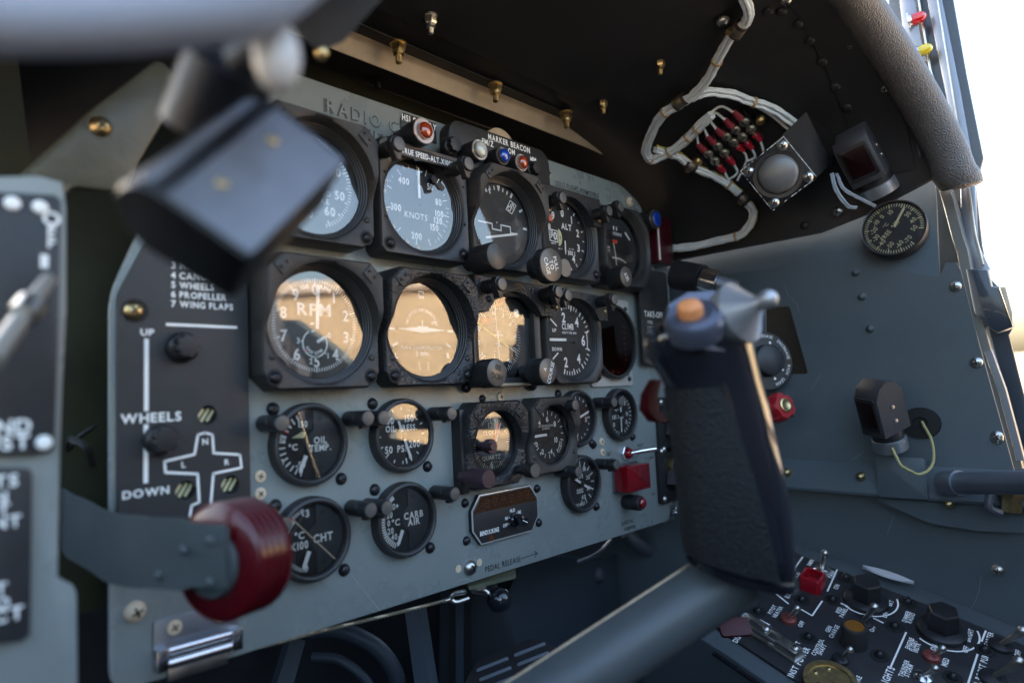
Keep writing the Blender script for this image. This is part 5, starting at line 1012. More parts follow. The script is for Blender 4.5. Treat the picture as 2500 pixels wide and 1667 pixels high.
mt = thing('lamp_bracket_plate', 'grey bracket carrying the red and yellow capped lamps by the windscreen', 'bracket', frame((.585, 0, 0), (-1, 0, 0)))
MB(GREYM).prism(fillet([wl(a, .585) for a in (('C', 1560, -20), ('C', 1650, -30), ('C', 1690, 230), ('C', 1735, 400), ('C', 1690, 400), ('C', 1585, 220), ('C', 1575, 110))], .002), 0, .003, .0005).build('plate', mt)
for a, m_, lab, s in ((('C', 1630, 135), jewel('red_cap', (.6, .01, .03)), 'red domed lamp cap beside the windscreen frame', 1), (('C', 1672, 335), jewel('yellow_cap', (.6, .5, .02)), 'yellow domed lamp cap below the red one', .9)):
    p = onX(a, .580); t = thing('capped_lamp', lab, 'indicator lamp', frame(p, -RT * .2 + BK * .5 + RT * .9 + UPV * .15))
    MB(CHROME).lathe([(.0100 * s, -.003), (.0100 * s, -.001), (.0075 * s, -.0005), (.007 * s, .001)], 28).build('washer', t); MB(m_).lathe([(.0062 * s, 0), (.0062 * s, .009)] + [(.0062 * s * math.cos(R(k)), .009 + .006 * s * math.sin(R(k))) for k in range(15, 91, 15)], 24).build('cap', t)
# ------------------------------------------------------------ right console
ca = Vector((1.384, -.058, .453)).normalized(); al = Vector((.235, 1.173, .347)); al = (al - ca * al.dot(ca)).normalized(); cnrm = ca.cross(al)
P0 = onX(('I', 2352, 1310), .54); CF = Matrix((ca, al, cnrm)).transposed().to_4x4(); CF.translation = P0; CI = CF.inverted()
def lc(a, h=0): p = CI @ onP(a, P0 + cnrm * h, cnrm); return (p.x, p.y)
co = thing('right_console', 'black switch console sloping along the right wall at the lower right', 'console', CF)
cpo = [lc(a) for a in (('I', 880, 735), ('I', 1300, 905), ('I', 1640, 1035), ('I', 1960, 1165), ('I', 2352, 1330))]; e0 = lc(('I', 500, 1290)); e1 = lc(('I', 920, 1568)); far = (e0[0] + (e0[0] - e1[0]) * 1.1, e0[1] + (e0[1] - e1[1]) * 1.1)
near = lambda p, q_, t: (p[0] + (p[0] - q_[0]) * t, p[1] + (p[1] - q_[1]) * t)
e2 = near(e1, e0, 1.2); r2 = near(cpo[-1], cpo[-2], 1.2)
face_o = cpo + [r2, e2, e1, e0, far]
MB(PLATE).prism(face_o, -.002, .0012, .0005).build('switch_panel', co)
fr = [(p[0] + .03, p[1] + .02) for p in cpo] + [(r2[0] + .03, r2[1]), (e2[0] - .020, e2[1]), (e0[0] - .020, e0[1]), (far[0] - .02, far[1] + .03)]
MB(PAINTD).prism(fr, -.30, -.002, .003).build('console_box', co)
MB(GLOSSB).tube([(e0[0] - .024, e0[1] + .01, -.004), (e2[0] - .024, e2[1], -.004)], .0022, 8, 0).build('edge_bead', co)
w = MB(WHITE); zc_ = .0016
for a, b_ in ((('I', 940, 770), ('I', 810, 950)), (('I', 1160, 850), ('I', 1097, 990)), (('I', 770, 1005), ('I', 850, 1070)), (('I', 930, 1105), ('I', 1000, 1145)), (('I', 1000, 1145), ('I', 1065, 1050)), (('I', 1175, 1062), ('I', 1330, 1130)), (('I', 1390, 1160), ('I', 1455, 1192)), (('I', 1600, 1250), ('I', 1495, 1485)), (('I', 2108, 1240), ('I', 2080, 1310)), (('I', 2055, 1390), ('I', 1990, 1590)), (('I', 620, 1155), ('I', 560, 1240)), (('I', 665, 1170), ('I', 730, 1205))): l_ = MB(WHITE); l_.line(lc(a), lc(b_), .0016, zc_); l_.build('white_line', co)
for s, a, h in (('EMER', ('I', 990, 805), .0042), ('LANDING', ('I', 860, 885), .0042), ('TAXI', ('I', 900, 890), .0042), ('PARK', ('I', 1125, 880), .0042), ('ON', ('I', 1155, 960), .0046), ('EXT', ('I', 850, 1010), .0046), ('PITOT', ('I', 745, 1105), .0040), ('HEATER', ('I', 780, 1120), .0040), ('RED', ('I', 1170, 1110), .0040), ('PANEL', ('I', 1200, 1125), .0040), ('OFF', ('I', 930, 1198), .0042), ('GEN', ('I', 1105, 1230), .0040), ('CHARGE', ('I', 1140, 1245), .0040), ('OFF', ('I', 1385, 1228), .0042), ('DISCONNECT', ('I', 562, 1235), .0050), ('BAT', ('I', 665, 1190), .0040), ('OFF', ('I', 1467, 1140), .0042), ('BRT', ('I', 1500, 1065), .0040), ('DIMMER', ('I', 1600, 1150), .0040), ('RADIO', ('I', 1630, 1160), .0040),
    ('ENGINE', ('I', 1620, 1320), .0038), ('FLIGHT', ('I', 1645, 1335), .0038), ('INSTR', ('I', 1668, 1350), .0038), ('ON', ('I', 1775, 1348), .0044), ('OFF', ('I', 1978, 1360), .0042), ('BRIGHT', ('I', 2003, 1270), .0042), ('CONTROL', ('I', 1035, 1345), .0040), ('SHAFT', ('I', 1062, 1360), .0040), ('BATT', ('I', 895, 1340), .0042), ('INST POWER', ('I', 915, 1440), .0056), ('MED', ('I', 1848, 1442), .0046), ('THUNDER', ('I', 1585, 1480), .0040), ('STORM', ('I', 1615, 1495), .0040), ('LIGHTS', ('I', 1480, 1530), .0060), ('FUEL BOOST PUMP', ('I', 2075, 1500), .0050), ('STARTER', ('I', 2125, 1300), .0044), ('OFF', ('I', 2310, 1385), .0042), ('FIRE', ('I', 1290, 1555), .0044)):
    x, y = lc(a); words(co, ((s, x, y, h, dict(wide=.8, gap=.2)),), zc_)
for (a, r0, a0, a1) in ((('I', 1350, 1030), .0290, 150, 300), (('I', 1835, 1230), .0300, 150, 300)): x, y = lc(a); w = MB(WHITE); w.arc(x, y, r0 - .0016, r0, a0, a1, zc_); w.build('dimmer_arc', co)

for a in (('I', 770, 955), ('I', 935, 1045), ('I', 1130, 1045), ('I', 1215, 905), ('I', 1610, 1060), ('I', 1525, 1215), ('I', 975, 1285), ('I', 1430, 1400), ('I', 2100, 1365), ('I', 1895, 1540), ('I', 655, 1120)):
    x, y = lc(a); MB(SLOT).lathe([(.0082, .0013), (.0080, .0018), (0, .0018)], 28, x, y).build('screw_recess', co); screw(co, x, y, .0019, .0046, DSCREW, .9)
def toggle(a, label, tip, s=1, ring=None, L=.024):
    x, y = lc(a); M = CF @ Matrix.Translation((x, y, .0012)); t = thing('toggle_switch', label, 'switch', M, 'toggle switches on the right console')
    b = MB(ring or BLACK).lathe([(.0085 * s, 0), (.0080 * s, .003), (.0055 * s, .0045)], 24); b.build('bushing', t)
    tp = CI @ dist(tip, (onP(a, P0, cnrm) - CAM).dot(-BK) - .012) - Vector((x, y, .0012)); tp = tp.normalized() * L * s
    b = MB(STEEL).tube([(0, 0, .003), tp * .6, tp], .0026 * s, 14, 3, rfun=lambda u: .65 + .55 * u); b.ball(tp, .0038 * s, 14, 8); b.build('lever', t); return t
RR = mat('dull_red_ring', (.25, .07, .06), .4, .5)
toggle(('I', 1062, 860), 'ball-tipped switch lever just behind the red guard on the console', ('I', 1080, 750), 1.15, CHROME)
toggle(('I', 850, 1170), 'toggle switch with reddish collar near the tube', ('I', 893, 1105), .95, RR)
toggle(('I', 1325, 1190), 'tall ball-tipped toggle behind the amber lens', ('I', 1378, 1110), 1.15)
toggle(('I', 1180, 1430), 'short toggle behind the brass half disc', ('I', 1232, 1365), .9)
toggle(('I', 1760, 1410), 'toggle switch with reddish collar under the right dimmer knob', ('I', 1815, 1360), .9, RR)
toggle(('I', 1705, 1545), 'toggle switch with pale collar at the bottom edge', ('I', 1765, 1490), .95, CHROME)
toggle(('I', 2200, 1340), 'large toggle near the right edge beside STARTER', ('I', 2297, 1265), 1.2)
toggle(('I', 2150, 1550), 'large toggle at the lower right corner of the picture', ('I', 2265, 1465), 1.3)
def hexknob(a, label):
    x, y = lc(a, .01); t = thing('dimmer_knob', label, 'knob', CF @ Matrix.Translation((x, y, .0012)) @ Matrix.Rotation(R(20), 4, 'Z'))
    MB(BLACK).lathe([(.0215, 0), (.0210, .004), (.018, .006)], 36).build('skirt', t); MB(BLACK).lathe([(.0145, .005), (.0135, .024), (.0120, .0255), (0, .0255)], 6).build('hex_grip', t)
hexknob(('I', 1345, 1000), 'upper hexagonal black dimmer knob inside a white arc'); hexknob(('I', 1830, 1190), 'lower hexagonal black dimmer knob left of BRIGHT')
x, y = lc(('I', 1000, 960)); rg = thing('red_switch_guard', 'bright red hollow square switch guard on the console', 'switch guard', CF @ Matrix.Translation((x, y, .0012)))
RG = mat('guard_red', (.30, .005, .014), .3, coat=.3); MB(RG).radial([(sqr(.0112, .0140), 0), (sqr(.0110, .0138), .0150), (sqr(.0104, .0130), .0160), (sqr(.0082, .0102), .0160), (sqr(.0082, .0102), .006), (.0001, .006)], 64).build('guard_cap', rg)
x, y = lc(('I', 1265, 1320)); al_ = thing('amber_press_lamp', 'cylindrical lamp with dark amber top standing on the console', 'indicator lamp', CF @ Matrix.Translation((x, y, .0012)))
MB(BEZEL).lathe([(.0125, 0), (.0120, .002), (.0120, .020), (.0110, .0215), (.0090, .0215), (.0085, .0190)], 36, cap=False).build('barrel', al_); MB(mat('amber_lens_dark', (.22, .09, .015), .15, coat=.6)).lathe([(.0092, .0185), (.0090, .0200), (0, .0205)], 30).build('lens', al_)
gd = thing('guarded_switch', 'silver sliding guard over a switch at the left of the console', 'switch guard', CF @ Matrix.Translation((*lc(('I', 740, 1310)), .0012)) @ Matrix.Rotation(math.atan2(lc(('I', 900, 1410))[1] - lc(('I', 620, 1230))[1], lc(('I', 900, 1410))[0] - lc(('I', 620, 1230))[0]), 4, 'Z'))
MB(STEEL).prism(rrect(-.032, .032, -.0085, .0085, .002), 0, .0025, .0005).build('base_plate', gd)
b = MB(STEEL); b.tube([(-.030, -.0060, .008), (-.034, 0, .009), (-.030, .0060, .008), (-.005, .0060, .008), (.012, .004, .007)], .0024, 8, 4); b.tube([(-.030, -.0060, .008), (-.005, -.0060, .008), (.012, -.004, .007)], .0024, 8, 4); b.box(.008, .030, -.006, .006, .0025, .010, .001); b.ball((-.006, 0, .010), .0042); b.build('wire_guard', gd)
screw(gd, .026, 0, .010, .0040, STEEL, .5)
x, y = lc(('I', 1112, 1592)); bd = thing('brass_half_disc', 'yellowish brass disc plate at the bottom edge of the console', 'disc', CF @ Matrix.Translation((x, y, .0012)))
MB(BRASS).lathe([(.0225, .006), (.0225, .008), (.0218, .0085), (.0176, .0085), (.0172, .007), (0, .007)], 56).build('disc_plate', bd); MB(BEZEL).lathe([(.0190, 0), (.0190, .006)], 40).build('drum', bd)
for k in range(3): screw(bd, .013 * math.cos(k * 1.1 + .4), .013 * math.sin(k * 1.1 + .4), .0072, .0024, BRASS, .3)
p = dist(('I', 520, 1210), .60); t = thing('red_tab', 'dark red flat tab peeping out left of the console under the tube', 'tab', frame(p, BK + UPV)); MB(mat('tab_red', (.05, .003, .006), .5)).prism(rrect(-.016, .012, -.008, .008, .003), -.002, .002, .0005).build('tab_plate', t)
bag = thing('white_strip', 'pale folded strip lying along the console edge under the wall', 'strip', CF @ Matrix.Translation((*lc(('I', 1480, 905)), .006)))
MB(mat('white_cloth', (.5, .52, .54), .7)).at(Matrix.Rotation(R(90), 4, 'Z')).loft([[(x, .0060 * math.sin(math.pi * (x + .025) / .05) ** .8 * math.cos(a_), .0025 * math.sin(a_)) for a_ in [k * math.pi / 4 for k in range(8)]] for x in [-.0249 + .0498 * i / 12 for i in range(13)]], True, True, True).build('strip_body', bag)
# ------------------------------------------------------------ control stick
def dp(x, y): return (x / .9408, y / .9408)
sk = thing('control_stick', 'black control stick grip with ribbed silver hat switch and orange button', 'control stick')
SZ = .385
def sect(cx_, cy_, w_, d_, z, tilt=0, n=40, e=2.15, a0=0, a1=360, off=0, full=True):
    C_ = dist(dp(cx_, cy_), z); X_ = (RT * math.cos(R(tilt)) + UPV * math.sin(R(tilt))); Y_ = BK; hw_, hd_ = w_ / 2 / 1533 * z + off, d_ / 2 + off; P = []
    for i in range(n + (0 if full else 1)):
        a = R(a0 + (a1 - a0) * i / n); c, s = math.cos(a), math.sin(a)
        P.append(C_ + X_ * hw_ * math.copysign(abs(c) ** (2 / e), c) + Y_ * hd_ * math.copysign(abs(s) ** (2 / e), s))
    return P
SEC = [(1700, 1306, 238, .050, .398, -13), (1698, 1290, 250, .054, .396, -12), (1694, 1240, 252, .054, .394, -8), (1686, 1160, 245, .052, .390, -4), (1675, 1080, 238, .050, .387, 0), (1661, 1000, 230, .048, .385, 0), (1650, 930, 220, .046, .383, 3), (1638, 880, 214, .044, .381, 6), (1624, 840, 222, .045, .379, 10), (1606, 800, 238, .048, .377, 14), (1596, 770, 238, .048, .375, 14), (1592, 745, 225, .045, .374, 14), (1594, 728, 195, .038, .373, 12)]
MB(GLOSSB).loft([sect(*s) for s in SEC], True, True, True).build('grip_body', sk, angle=60)
MB(RUBBER).loft([sect(*s, n=26, a0=66 + 5 * k, a1=215, off=.0011, full=False) for k, s in enumerate(SEC[1:8])], False).build('rubber_pad', sk, angle=60)
bp = MB(GLOSSB); bp.loft([sect(1700, 1316, 246, .056, .398, -13), sect(1702, 1300, 254, .058, .397, -13)], True, True, True); bp.build('bottom_collar', sk)
pb = dist(dp(1586, 722), .352); nb_ = (UPV * .80 + BK * .55 - RT * .25).normalized()
pl_ = MB(mat('violet_satin', (.10, .11, .15), .3, .4)).at(frame(pb, nb_, UPV))
pl_.lathe([(.0150, -.012), (.0160, -.003), (.0145, 0), (.0128, .0008), (.0118, .0002), (.0105, .0009), (.0095, .0004), (0, .0004)], 40, rf=lambda a: 1 + .10 * math.cos(a)); pl_.at().build('button_plate', sk)
top_ = MB(mat('violet_satin', (.10, .11, .15), .3, .4)); top_.loft([[dist(dp(*q_), z) for q_, z in r_] for r_ in (
    [((1535, 700), .362), ((1580, 672), .375), ((1640, 668), .385), ((1690, 690), .385), ((1712, 750), .372), ((1660, 782), .355), ((1590, 775), .350), ((1545, 740), .352)],
    [((1528, 720), .362), ((1576, 690), .378), ((1640, 684), .388), ((1700, 700), .388), ((1725, 775), .372), ((1665, 806), .354), ((1590, 800), .349), ((1538, 758), .352)])], True, True, True); top_.build('top_cap', sk, angle=70)
bt = MB(mat('orange_button', (.75, .28, .10), .35)).at(frame(pb + nb_ * .0004, nb_, UPV)); bt.lathe([(.0068, 0), (.0068, .0040), (.0060, .0058), (.0035, .0068), (0, .0070)], 28); bt.at().build('trigger_button', sk)
hb = dist(dp(1703, 716), .358); hd_ = (RT * .58 + UPV * .36 + BK * .72).normalized()
hs_ = MB(mat('ribbed_alu', (.42, .42, .43), .40, .7)).at(frame(hb, hd_, UPV)); prf = [(.0150, -.010), (.0174, -.002)]
for k in range(9): rr = .0174 - k * .00145; zz_ = -.001 + k * .0010 + (k / 9) ** 2 * .002; prf += [(rr, zz_), (rr - .0003, zz_ + .0010), (rr - .0012, zz_ + .0001)]
prf += [(.0042, .0105), (.0040, .0130)] + [(.0050 * math.cos(R(k)), .0165 + .0050 * math.sin(R(k))) for k in range(-45, 91, 15)]
hs_.lathe(prf, 48); hs_.at().build('hat_switch', sk)
tg = MB(mat('trigger_red', (.045, .001, .003), .7, spec=.15)); tg.loft([[dist(dp(x + dx, y), z + dz) for dx, dz in ((-w_, 0), (0, -.008), (w_, 0), (0, .008))] for x, y, w_, z in ((1505, 872, 14, .405), (1492, 905, 20, .405), (1490, 940, 22, .406), (1510, 968, 22, .407), (1545, 972, 20, .407))], True, True, True); tg.build('trigger', sk, angle=60)
tb = MB(mat('stick_tube_grey', (.078, .092, .098), .40, .05, bump=.15, bscale=300, var=.08, vscale=20)); A_, B_ = dist(dp(1693, 1314), .412), dist(dp(960, 1797), .370)
tb.tube([A_, A_.lerp(B_, .02), B_], (.0190), 40, 0, True, rfun=None); tb.build('lower_tube', sk)
dA = (B_ - A_).normalized(); ed_ = dA.cross((A_.lerp(B_, .3) - CAM)).normalized(); ed_ = ed_ if ed_.z > 0 else -ed_; ed_ = (ed_ * .96 + BK * .28).normalized(); MB(mat('highlight_tan', (.55, .42, .28), .35, .5, var=.3, vscale=120)).tube([A_ + ed_ * .0187 + dA * .01, A_.lerp(B_, .5) + ed_ * .0187, B_ + ed_ * .0187], .0012, 8, 0).build('edge_highlight', sk)  # thin tan strip painting the warm highlight on the tube's upper silhouette
# ------------------------------------------------------------ gear handle
gh = thing('gear_lever', 'grey bent lever with a large dark red ribbed wheel knob at the lower left', 'lever')
wc = dist(dp(538, 1280), .340); ax = Vector((-.93, -.34, .02)).normalized()
b = MB(REDK).at(frame(wc, ax)); Rw = .0290; pr_ = [(.010, -.0125), (Rw * .90, -.0125), (Rw * .97, -.0115)]
for k in range(5): z_ = -.0095 + k * .0042; pr_ += [(Rw, z_), (Rw, z_ + .0028), (Rw * .965, z_ + .0034), (Rw * .965, z_ + .0039)]
pr_ += [(Rw * .96, .0110), (Rw * .90, .0125), (.010, .0125)]
b.lathe(pr_, 64); b.at().build('wheel', gh, angle=45)
F0 = frame(wc + ax * .0150, ax)
ar = MB(mat('lever_grey', (.060, .075, .078), .45, bump=.15, bscale=300, var=.1, vscale=30)); P = [(('G', 1440, 760), .318), (('G', 1170, 745), .325), (('G', 900, 730), .338), (('G', 700, 700), .352), (('G', 560, 620), .368), (('G', 440, 560), .385), (('G', 400, 520), .41)]
ctr = [dist(a, z) for a, z in P]; hgt = [.0150, .0172, .0180, .0182, .0182, .0185, .0185]; rings = []
S_ = smooth(ctr, 5); Hh = [hgt[min(6, int(i / 5))] for i in range(len(S_))]
for i, p in enumerate(S_):
    d = (S_[min(i + 1, len(S_) - 1)] - S_[max(0, i - 1)]).normalized(); up = Vector((0, 0, 1)); n = d.cross(up).normalized(); h = Hh[i]
    rings.append([p + up * h - n * .0008, p + up * h + n * .0018 * 0 + n * .0008, p + up * h * .85 + n * .0028, p - up * h * .85 + n * .0028, p - up * h + n * .0008, p - up * h - n * .0008])
ar.loft(rings, True, True, True)
ar.at(F0); ar.prism([(.0165 * math.cos(R(k)) - 0, .0162 * math.sin(R(k))) for k in range(0, 360, 12)], -.002, .0010, .0006); ar.at(); ar.build('arm', gh, angle=45)
for a, z in ((('G', 1170, 720), .321), (('G', 1335, 925), .313), (('G', 1010, 880), .329), (('G', 1340, 660), .312)): p = dist(a, z); screw_on(gh, p, ax, .0022, mat('lever_grey', ()), .5, None, 'rivet')
# ------------------------------------------------------------ left side panel with placards
YL = -.085
lp = thing('left_subpanel', 'grey-green side panel with black placards at the far left', 'panel', pm(0, 0, YL))
def ql(a): p = onY(a, YL); return (p.x, p.z)
o_ = [ql(a) for a in (('D', -200, -260), ('A', -100, 850), ('A', 330, 1060), ('A', 1100, 560), ('A', 1150, 590), ('A', 900, 900), ('A', 430, 1180), ('A', 410, 1360), ('D', 425, 560), ('D', 400, 1000), ('D', 375, 1560), ('G', 370, 890), ('G', 480, 960), ('G', 500, 1568), ('G', 500, 1800), ('G', -300, 1800), ('D', -400, 700))]
o_ = [ql(a) for a in (('A', -300, 1130), ('A', 250, 1120), ('A', 400, 1160), ('A', 425, 1330), ('D', 425, 560), ('D', 400, 1000), ('D', 385, 1400), ('G', 370, 890), ('G', 470, 945), ('G', 492, 1000), ('G', 500, 1800), ('G', -300, 1800))]
MB(PAINT).prism(o_, -.0025, 0, .001).build('panel_sheet', lp)
up1 = [ql(a) for a in (('A', -300, 1230), ('A', 330, 1262), ('A', 372, 1300), ('D', 350, 900), ('D', 330, 1420), ('D', 300, 1450), ('D', -300, 1480))]; MB(PLATE).prism(up1, .0005, .006, .0008).build('upper_placard', lp)
up2 = [ql(a) for a in (('G', -300, 190), ('G', 170, 195), ('G', 190, 230), ('G', 175, 1240), ('G', 130, 1280), ('G', -300, 1330))]; MB(PLATE).prism(up2, .0005, .006, .0008).build('lower_placard', lp)
w = MB(WHITE)
def lt(s, a, h, ang=0, al='R'): p = onY(a, YL - .006); words(lp, ((s, p.x, p.z, h, dict(align=al)),), .0064)
lt('HAND', ('D', 200, 1275), .0058); lt('ADJUST', ('D', 190, 1375), .0058); lt('LIGHTS', ('G', 115, 268), .0050); lt('ON', ('G', 45, 375), .0046); lt('BRIGHT', ('G', 62, 450), .0046); lt('FRONT', ('G', 135, 525), .0048); lt('START', ('G', 45, 955), .0046); lt('AUTO', ('G', 60, 1045), .0046); lt('EXTRACT', ('G', 150, 1105), .0052)
for a, r in ((('A', 78, 1300), .0032), (('A', 255, 1325), .0032), (('D', 280, 1385), .0032)): p = onY(a, YL - .006); MB(WHITE).lathe([(r, .0064), (r * .8, .0078), (0, .0084)], 20, p.x, p.z).build('white_stud', lp)
lt('O', ('A', 328, 1395), .0062, al='C'); lt('F', ('A', 328, 1480), .0050, al='C'); lt('F', ('A', 328, 1545), .0050, al='C')
p = onY(('D', 282, 230), YL - .006); w.quad(p.x, p.z, .0030, .0060, .0064); w.build('white_mark', lp)
p = onY(('A', 332, 1392), YL - .006)
brk = thing('corner_bracket', 'grey-green painted angled bracket with a brass screw behind the blurred lamp', 'bracket', pm(0, 0, .0))
bo = [q(a, .0) for a in (('A', 150, 1100), ('A', 620, 760), ('A', 1150, 500), ('A', 1150, 590), ('A', 950, 880), ('A', 830, 1000), ('A', 760, 1240), ('A', 430, 1200), ('A', 400, 1250), ('A', 250, 1230))]
bo = [q(a, .0) for a in (('A', 60, 1180), ('A', 560, 720), ('A', 1000, 380), ('A', 1160, 570), ('A', 900, 1000), ('A', 780, 1245), ('A', 440, 1205), ('A', 380, 1300))]
b = MB(mat('bracket_olive_grey', (.065, .068, .052), .38, bump=.5, bscale=60, var=.25, vscale=30, bdist=.002)).prism(fillet(bo, .008), 0, .006, .0025); b.build('bracket_sheet', brk); x, z = q(('A', 630, 820), -.003); screw(brk, x, z, .006, .0062, BRASS, .5)
lev = thing('throttle_lever', 'slim metal rod leaning to the upper right in front of the black placard', 'rod'); p0, p1 = dist(('D', 315, 340), .262), dist(('D', -60, 860), .225)
b = MB(mat('rod_metal', (.4, .38, .34), .35, .5)).tube([p0, p0.lerp(p1, .3), p1], .0034, 14, 3, rfun=lambda t: .75 + .35 * t); b.build('rod_body', lev); pm_ = p0.lerp(p1, .42); dv = (p1 - p0).normalized(); MB(STEEL).tube([pm_ - dv * .004, pm_ + dv * .004], .0052, 14, 0).build('collar', lev)
# small things in the dark gap at the left
bundle('gap_cable', 'thin dark cable loop in the gap left of the black plate', None, P=[onY(('D', 600, 1280), .05), onY(('D', 500, 1350), .06), onY(('D', 440, 1420), .06), onY(('G', 450, 0), .05), onY(('G', 560, 60), .04), onY(('G', 600, 180), .05)], n=2, r=.0010, sp=.002, mats=[BEZEL])
# ------------------------------------------------------------ near blurred lamp, tube and knob at the upper left
nl = thing('map_lamp', 'large out-of-focus dark lamp box hanging at the upper left', 'lamp')
LZ = .205
c0 = dist(dp(532, 372), LZ); sdir_ = (dist(dp(470, 440), LZ) - dist(dp(620, 240), LZ)).normalized(); nrm = (BK * .72 + UPV * .42 + RT * .50).normalized(); sdir_ = (sdir_ - nrm * sdir_.dot(nrm)).normalized(); wdir = nrm.cross(-sdir_)
M = Matrix((-sdir_.cross(nrm), -sdir_, nrm)).transposed().to_4x4(); M.translation = c0
if M.to_3x3().determinant() < 0: M = Matrix((sdir_.cross(nrm), -sdir_, nrm)).transposed().to_4x4(); M.translation = c0
nl.matrix_basis = M
LB = mat('lamp_box_grey', (.13, .14, .165), .40, .1, bump=.25, bscale=500, var=.15, vscale=60, bdist=.0004)
LBD = mat('lamp_box_dark', (.012, .0125, .015), .4, .2, bump=.2, bscale=500)
prof = [(.0235, 0), (.0235, -.026), (-.006, -.030)] + [(-.004 + .0150 * math.cos(R(a)), -.0150 + .0150 * math.sin(R(a))) for a in range(258, 89, -12)]
b = MB(LBD).loft([[(x * f, y, (z + .015) * f - .015) for x, z in prof] for y, f in ((-.0250, .94), (-.0235, 1), (.0300, 1), (.0330, .9))], True, True, True); bo_ = b.build('lamp_body', nl, angle=50)
MB(LB).prism(rrect(-.004, .0235, -.0242, .0290, .0012), .0, .0012, .0005).build('cover_plate', nl)
MB(LB).prism(rrect(-.0135, -.0050, -.0230, .0290, .0012), -.0045, -.0012, .0014).build('side_plate', nl)
for y in (-.010, .016): screw(nl, .0035, y, .0014, .0018, BRASS, .4)
b = MB(LBD).at(M.inverted()); b.tube([dist(dp(470, 300), LZ * 1.14), dist(dp(530, 150), LZ * 1.10)], .0150, 28, 0); b.at().build('neck', nl)
tbx = thing('overhead_tube', 'wide blurred blue-grey tube crossing the top left corner close to the lens', 'tube')
b = MB(mat('overhead_grey', (.34, .40, .52), .45, 0)); b.tube([dist(dp(-260, -10), .150), dist(dp(60, 15), .160), dist(dp(330, 10), .168), dist(dp(560, -20), .176), dist(dp(700, -110), .185)], .0115, 32, 5); b.build('tube_body', tbx)
kn = thing('clamp_knob', 'blurred shiny chrome clamp knob between the tube and the lamp', 'knob')
b = MB(mat('pale_satin_metal', (.48, .47, .46), .55, .2)); b.ball(dist(dp(636, 130), .190), .0066, 24, 14, (1, 1, 1.6)); b.ball(dist(dp(596, 68), .188), .0048, 20, 12, (1, 1, 1.2)); b.build('knob_body', kn); MB(BLACK).tube([dist(dp(560, 150), .205), dist(dp(625, 100), .200)], .0075, 20, 0).build('clamp_jaw', kn)
bb = thing('black_mount_block', 'out-of-focus black square block at the top edge', 'mount')
z_ = .30; P = [dist(dp(*a), z_) for a in ((650, -60), (660, 60), (735, 120), (790, 95), (885, -10), (885, -90))]; vv = P + [p + (p - CAM).normalized() * .02 for p in P]
b = MB(BLACK).add(vv, [tuple(range(6)), tuple(reversed(range(6, 12)))] + [(i, i + 6, (i + 1) % 6 + 6, (i + 1) % 6) for i in range(6)]); b.build('block_body', bb)
MB(BRASS).ball(dist(dp(738, 122), .295), .0032, 14, 8).build('bolt_head', bb)
# shade structure on the left above the side panel
lf = thing('left_canopy_frame', 'dark blurred canopy frame member at the upper left', 'frame')
z_ = .44; P = [dist(dp(*a), z_) for a in ((-60, 90), (640, 60), (420, 215), (180, 400), (60, 440), (-60, 470))]; vv = P + [p + (p - CAM).normalized() * .03 for p in P]
MB(SHROUD).add(vv, [tuple(range(6)), tuple(reversed(range(6, 12)))] + [(i, i + 6, (i + 1) % 6 + 6, (i + 1) % 6) for i in range(6)]).build('frame_member', lf)
# ------------------------------------------------------------ below the panel
bl = thing('pedal_release_lever', 'pedal release lever with glossy black ball under the panel', 'lever'); c = dist(('H', 1095, 1038), .605)
MB(GLOSSB).ball(c, .0112, 32, 20).build('ball_knob', bl)
MB(STEEL).tube([c, dist(('H', 1010, 985), .61), dist(('H', 930, 970), .60)], .0036, 12, 4).build('lever_arm', bl)
b = MB(STEEL); b.at(frame(dist(('H', 955, 955), .600), (0, 0, -1) , (0, 1, 0))); b.lathe([(.0085, -.001), (.0085, .001), (.0055, .0025), (0, .003)], 24); b.at(); b.build('pivot', bl)
b = MB(mat('olive_bracket', (.08, .09, .055), .5)); P = [onZ(a, -.141) for a in (('H', 900, 975), ('H', 1200, 900), ('H', 1200, 850), ('H', 1150, 800), ('H', 850, 900))]; vv = P + [p + Vector((0, 0, .003)) for p in P]
b.add(vv, [tuple(range(5)), tuple(reversed(range(5, 10)))] + [(i, i + 5, (i + 1) % 5 + 5, (i + 1) % 5) for i in range(5)]); b.build('bracket', bl)
b = MB(STEEL); b.tube([dist(('H', 785, 1035), .585), dist(('H', 800, 1000), .585), dist(('H', 880, 985), .592)], .0022, 8, 4); b.tube([dist(('H', 785, 1035), .585), dist(('H', 820, 1050), .587), dist(('H', 900, 1025), .592)], .0022, 8, 4); b.build('fork', bl)
rc = thing('release_cable', 'twisted steel cable running along the lower panel edge', 'cable')
cp = [dist(a, z) for a, z in ((('H', 775, 1035), .583), (('H', 400, 1130), .535), (('H', 0, 1225), .492), (('G', 1800, 1300), .462), (('G', 1400, 1400), .435), (('G', 1060, 1505), .415), (('G', 700, 1640), .392))]
b = MB(mat('cable_steel', (.42, .36, .26), .38, .7)); S_ = smooth(cp, 40)
for ph in (0, 2.1, 4.2):
    pts = []; 
    for i, p in enumerate(S_):
        d = (S_[min(i + 1, len(S_) - 1)] - S_[max(0, i - 1)]).normalized(); n = d.cross(Vector((0, 0, 1))).normalized(); m_ = d.cross(n); an = i * .9 + ph; pts.append(p + (n * math.cos(an) + m_ * math.sin(an)) * .0007)
    b.tube(pts, .0008, 6, 0)
b.build('strands', rc); MB(STEEL).cyl(cp[0] - (cp[0] - cp[1]).normalized() * .006, cp[0], .0020).build('swaged_end', rc)
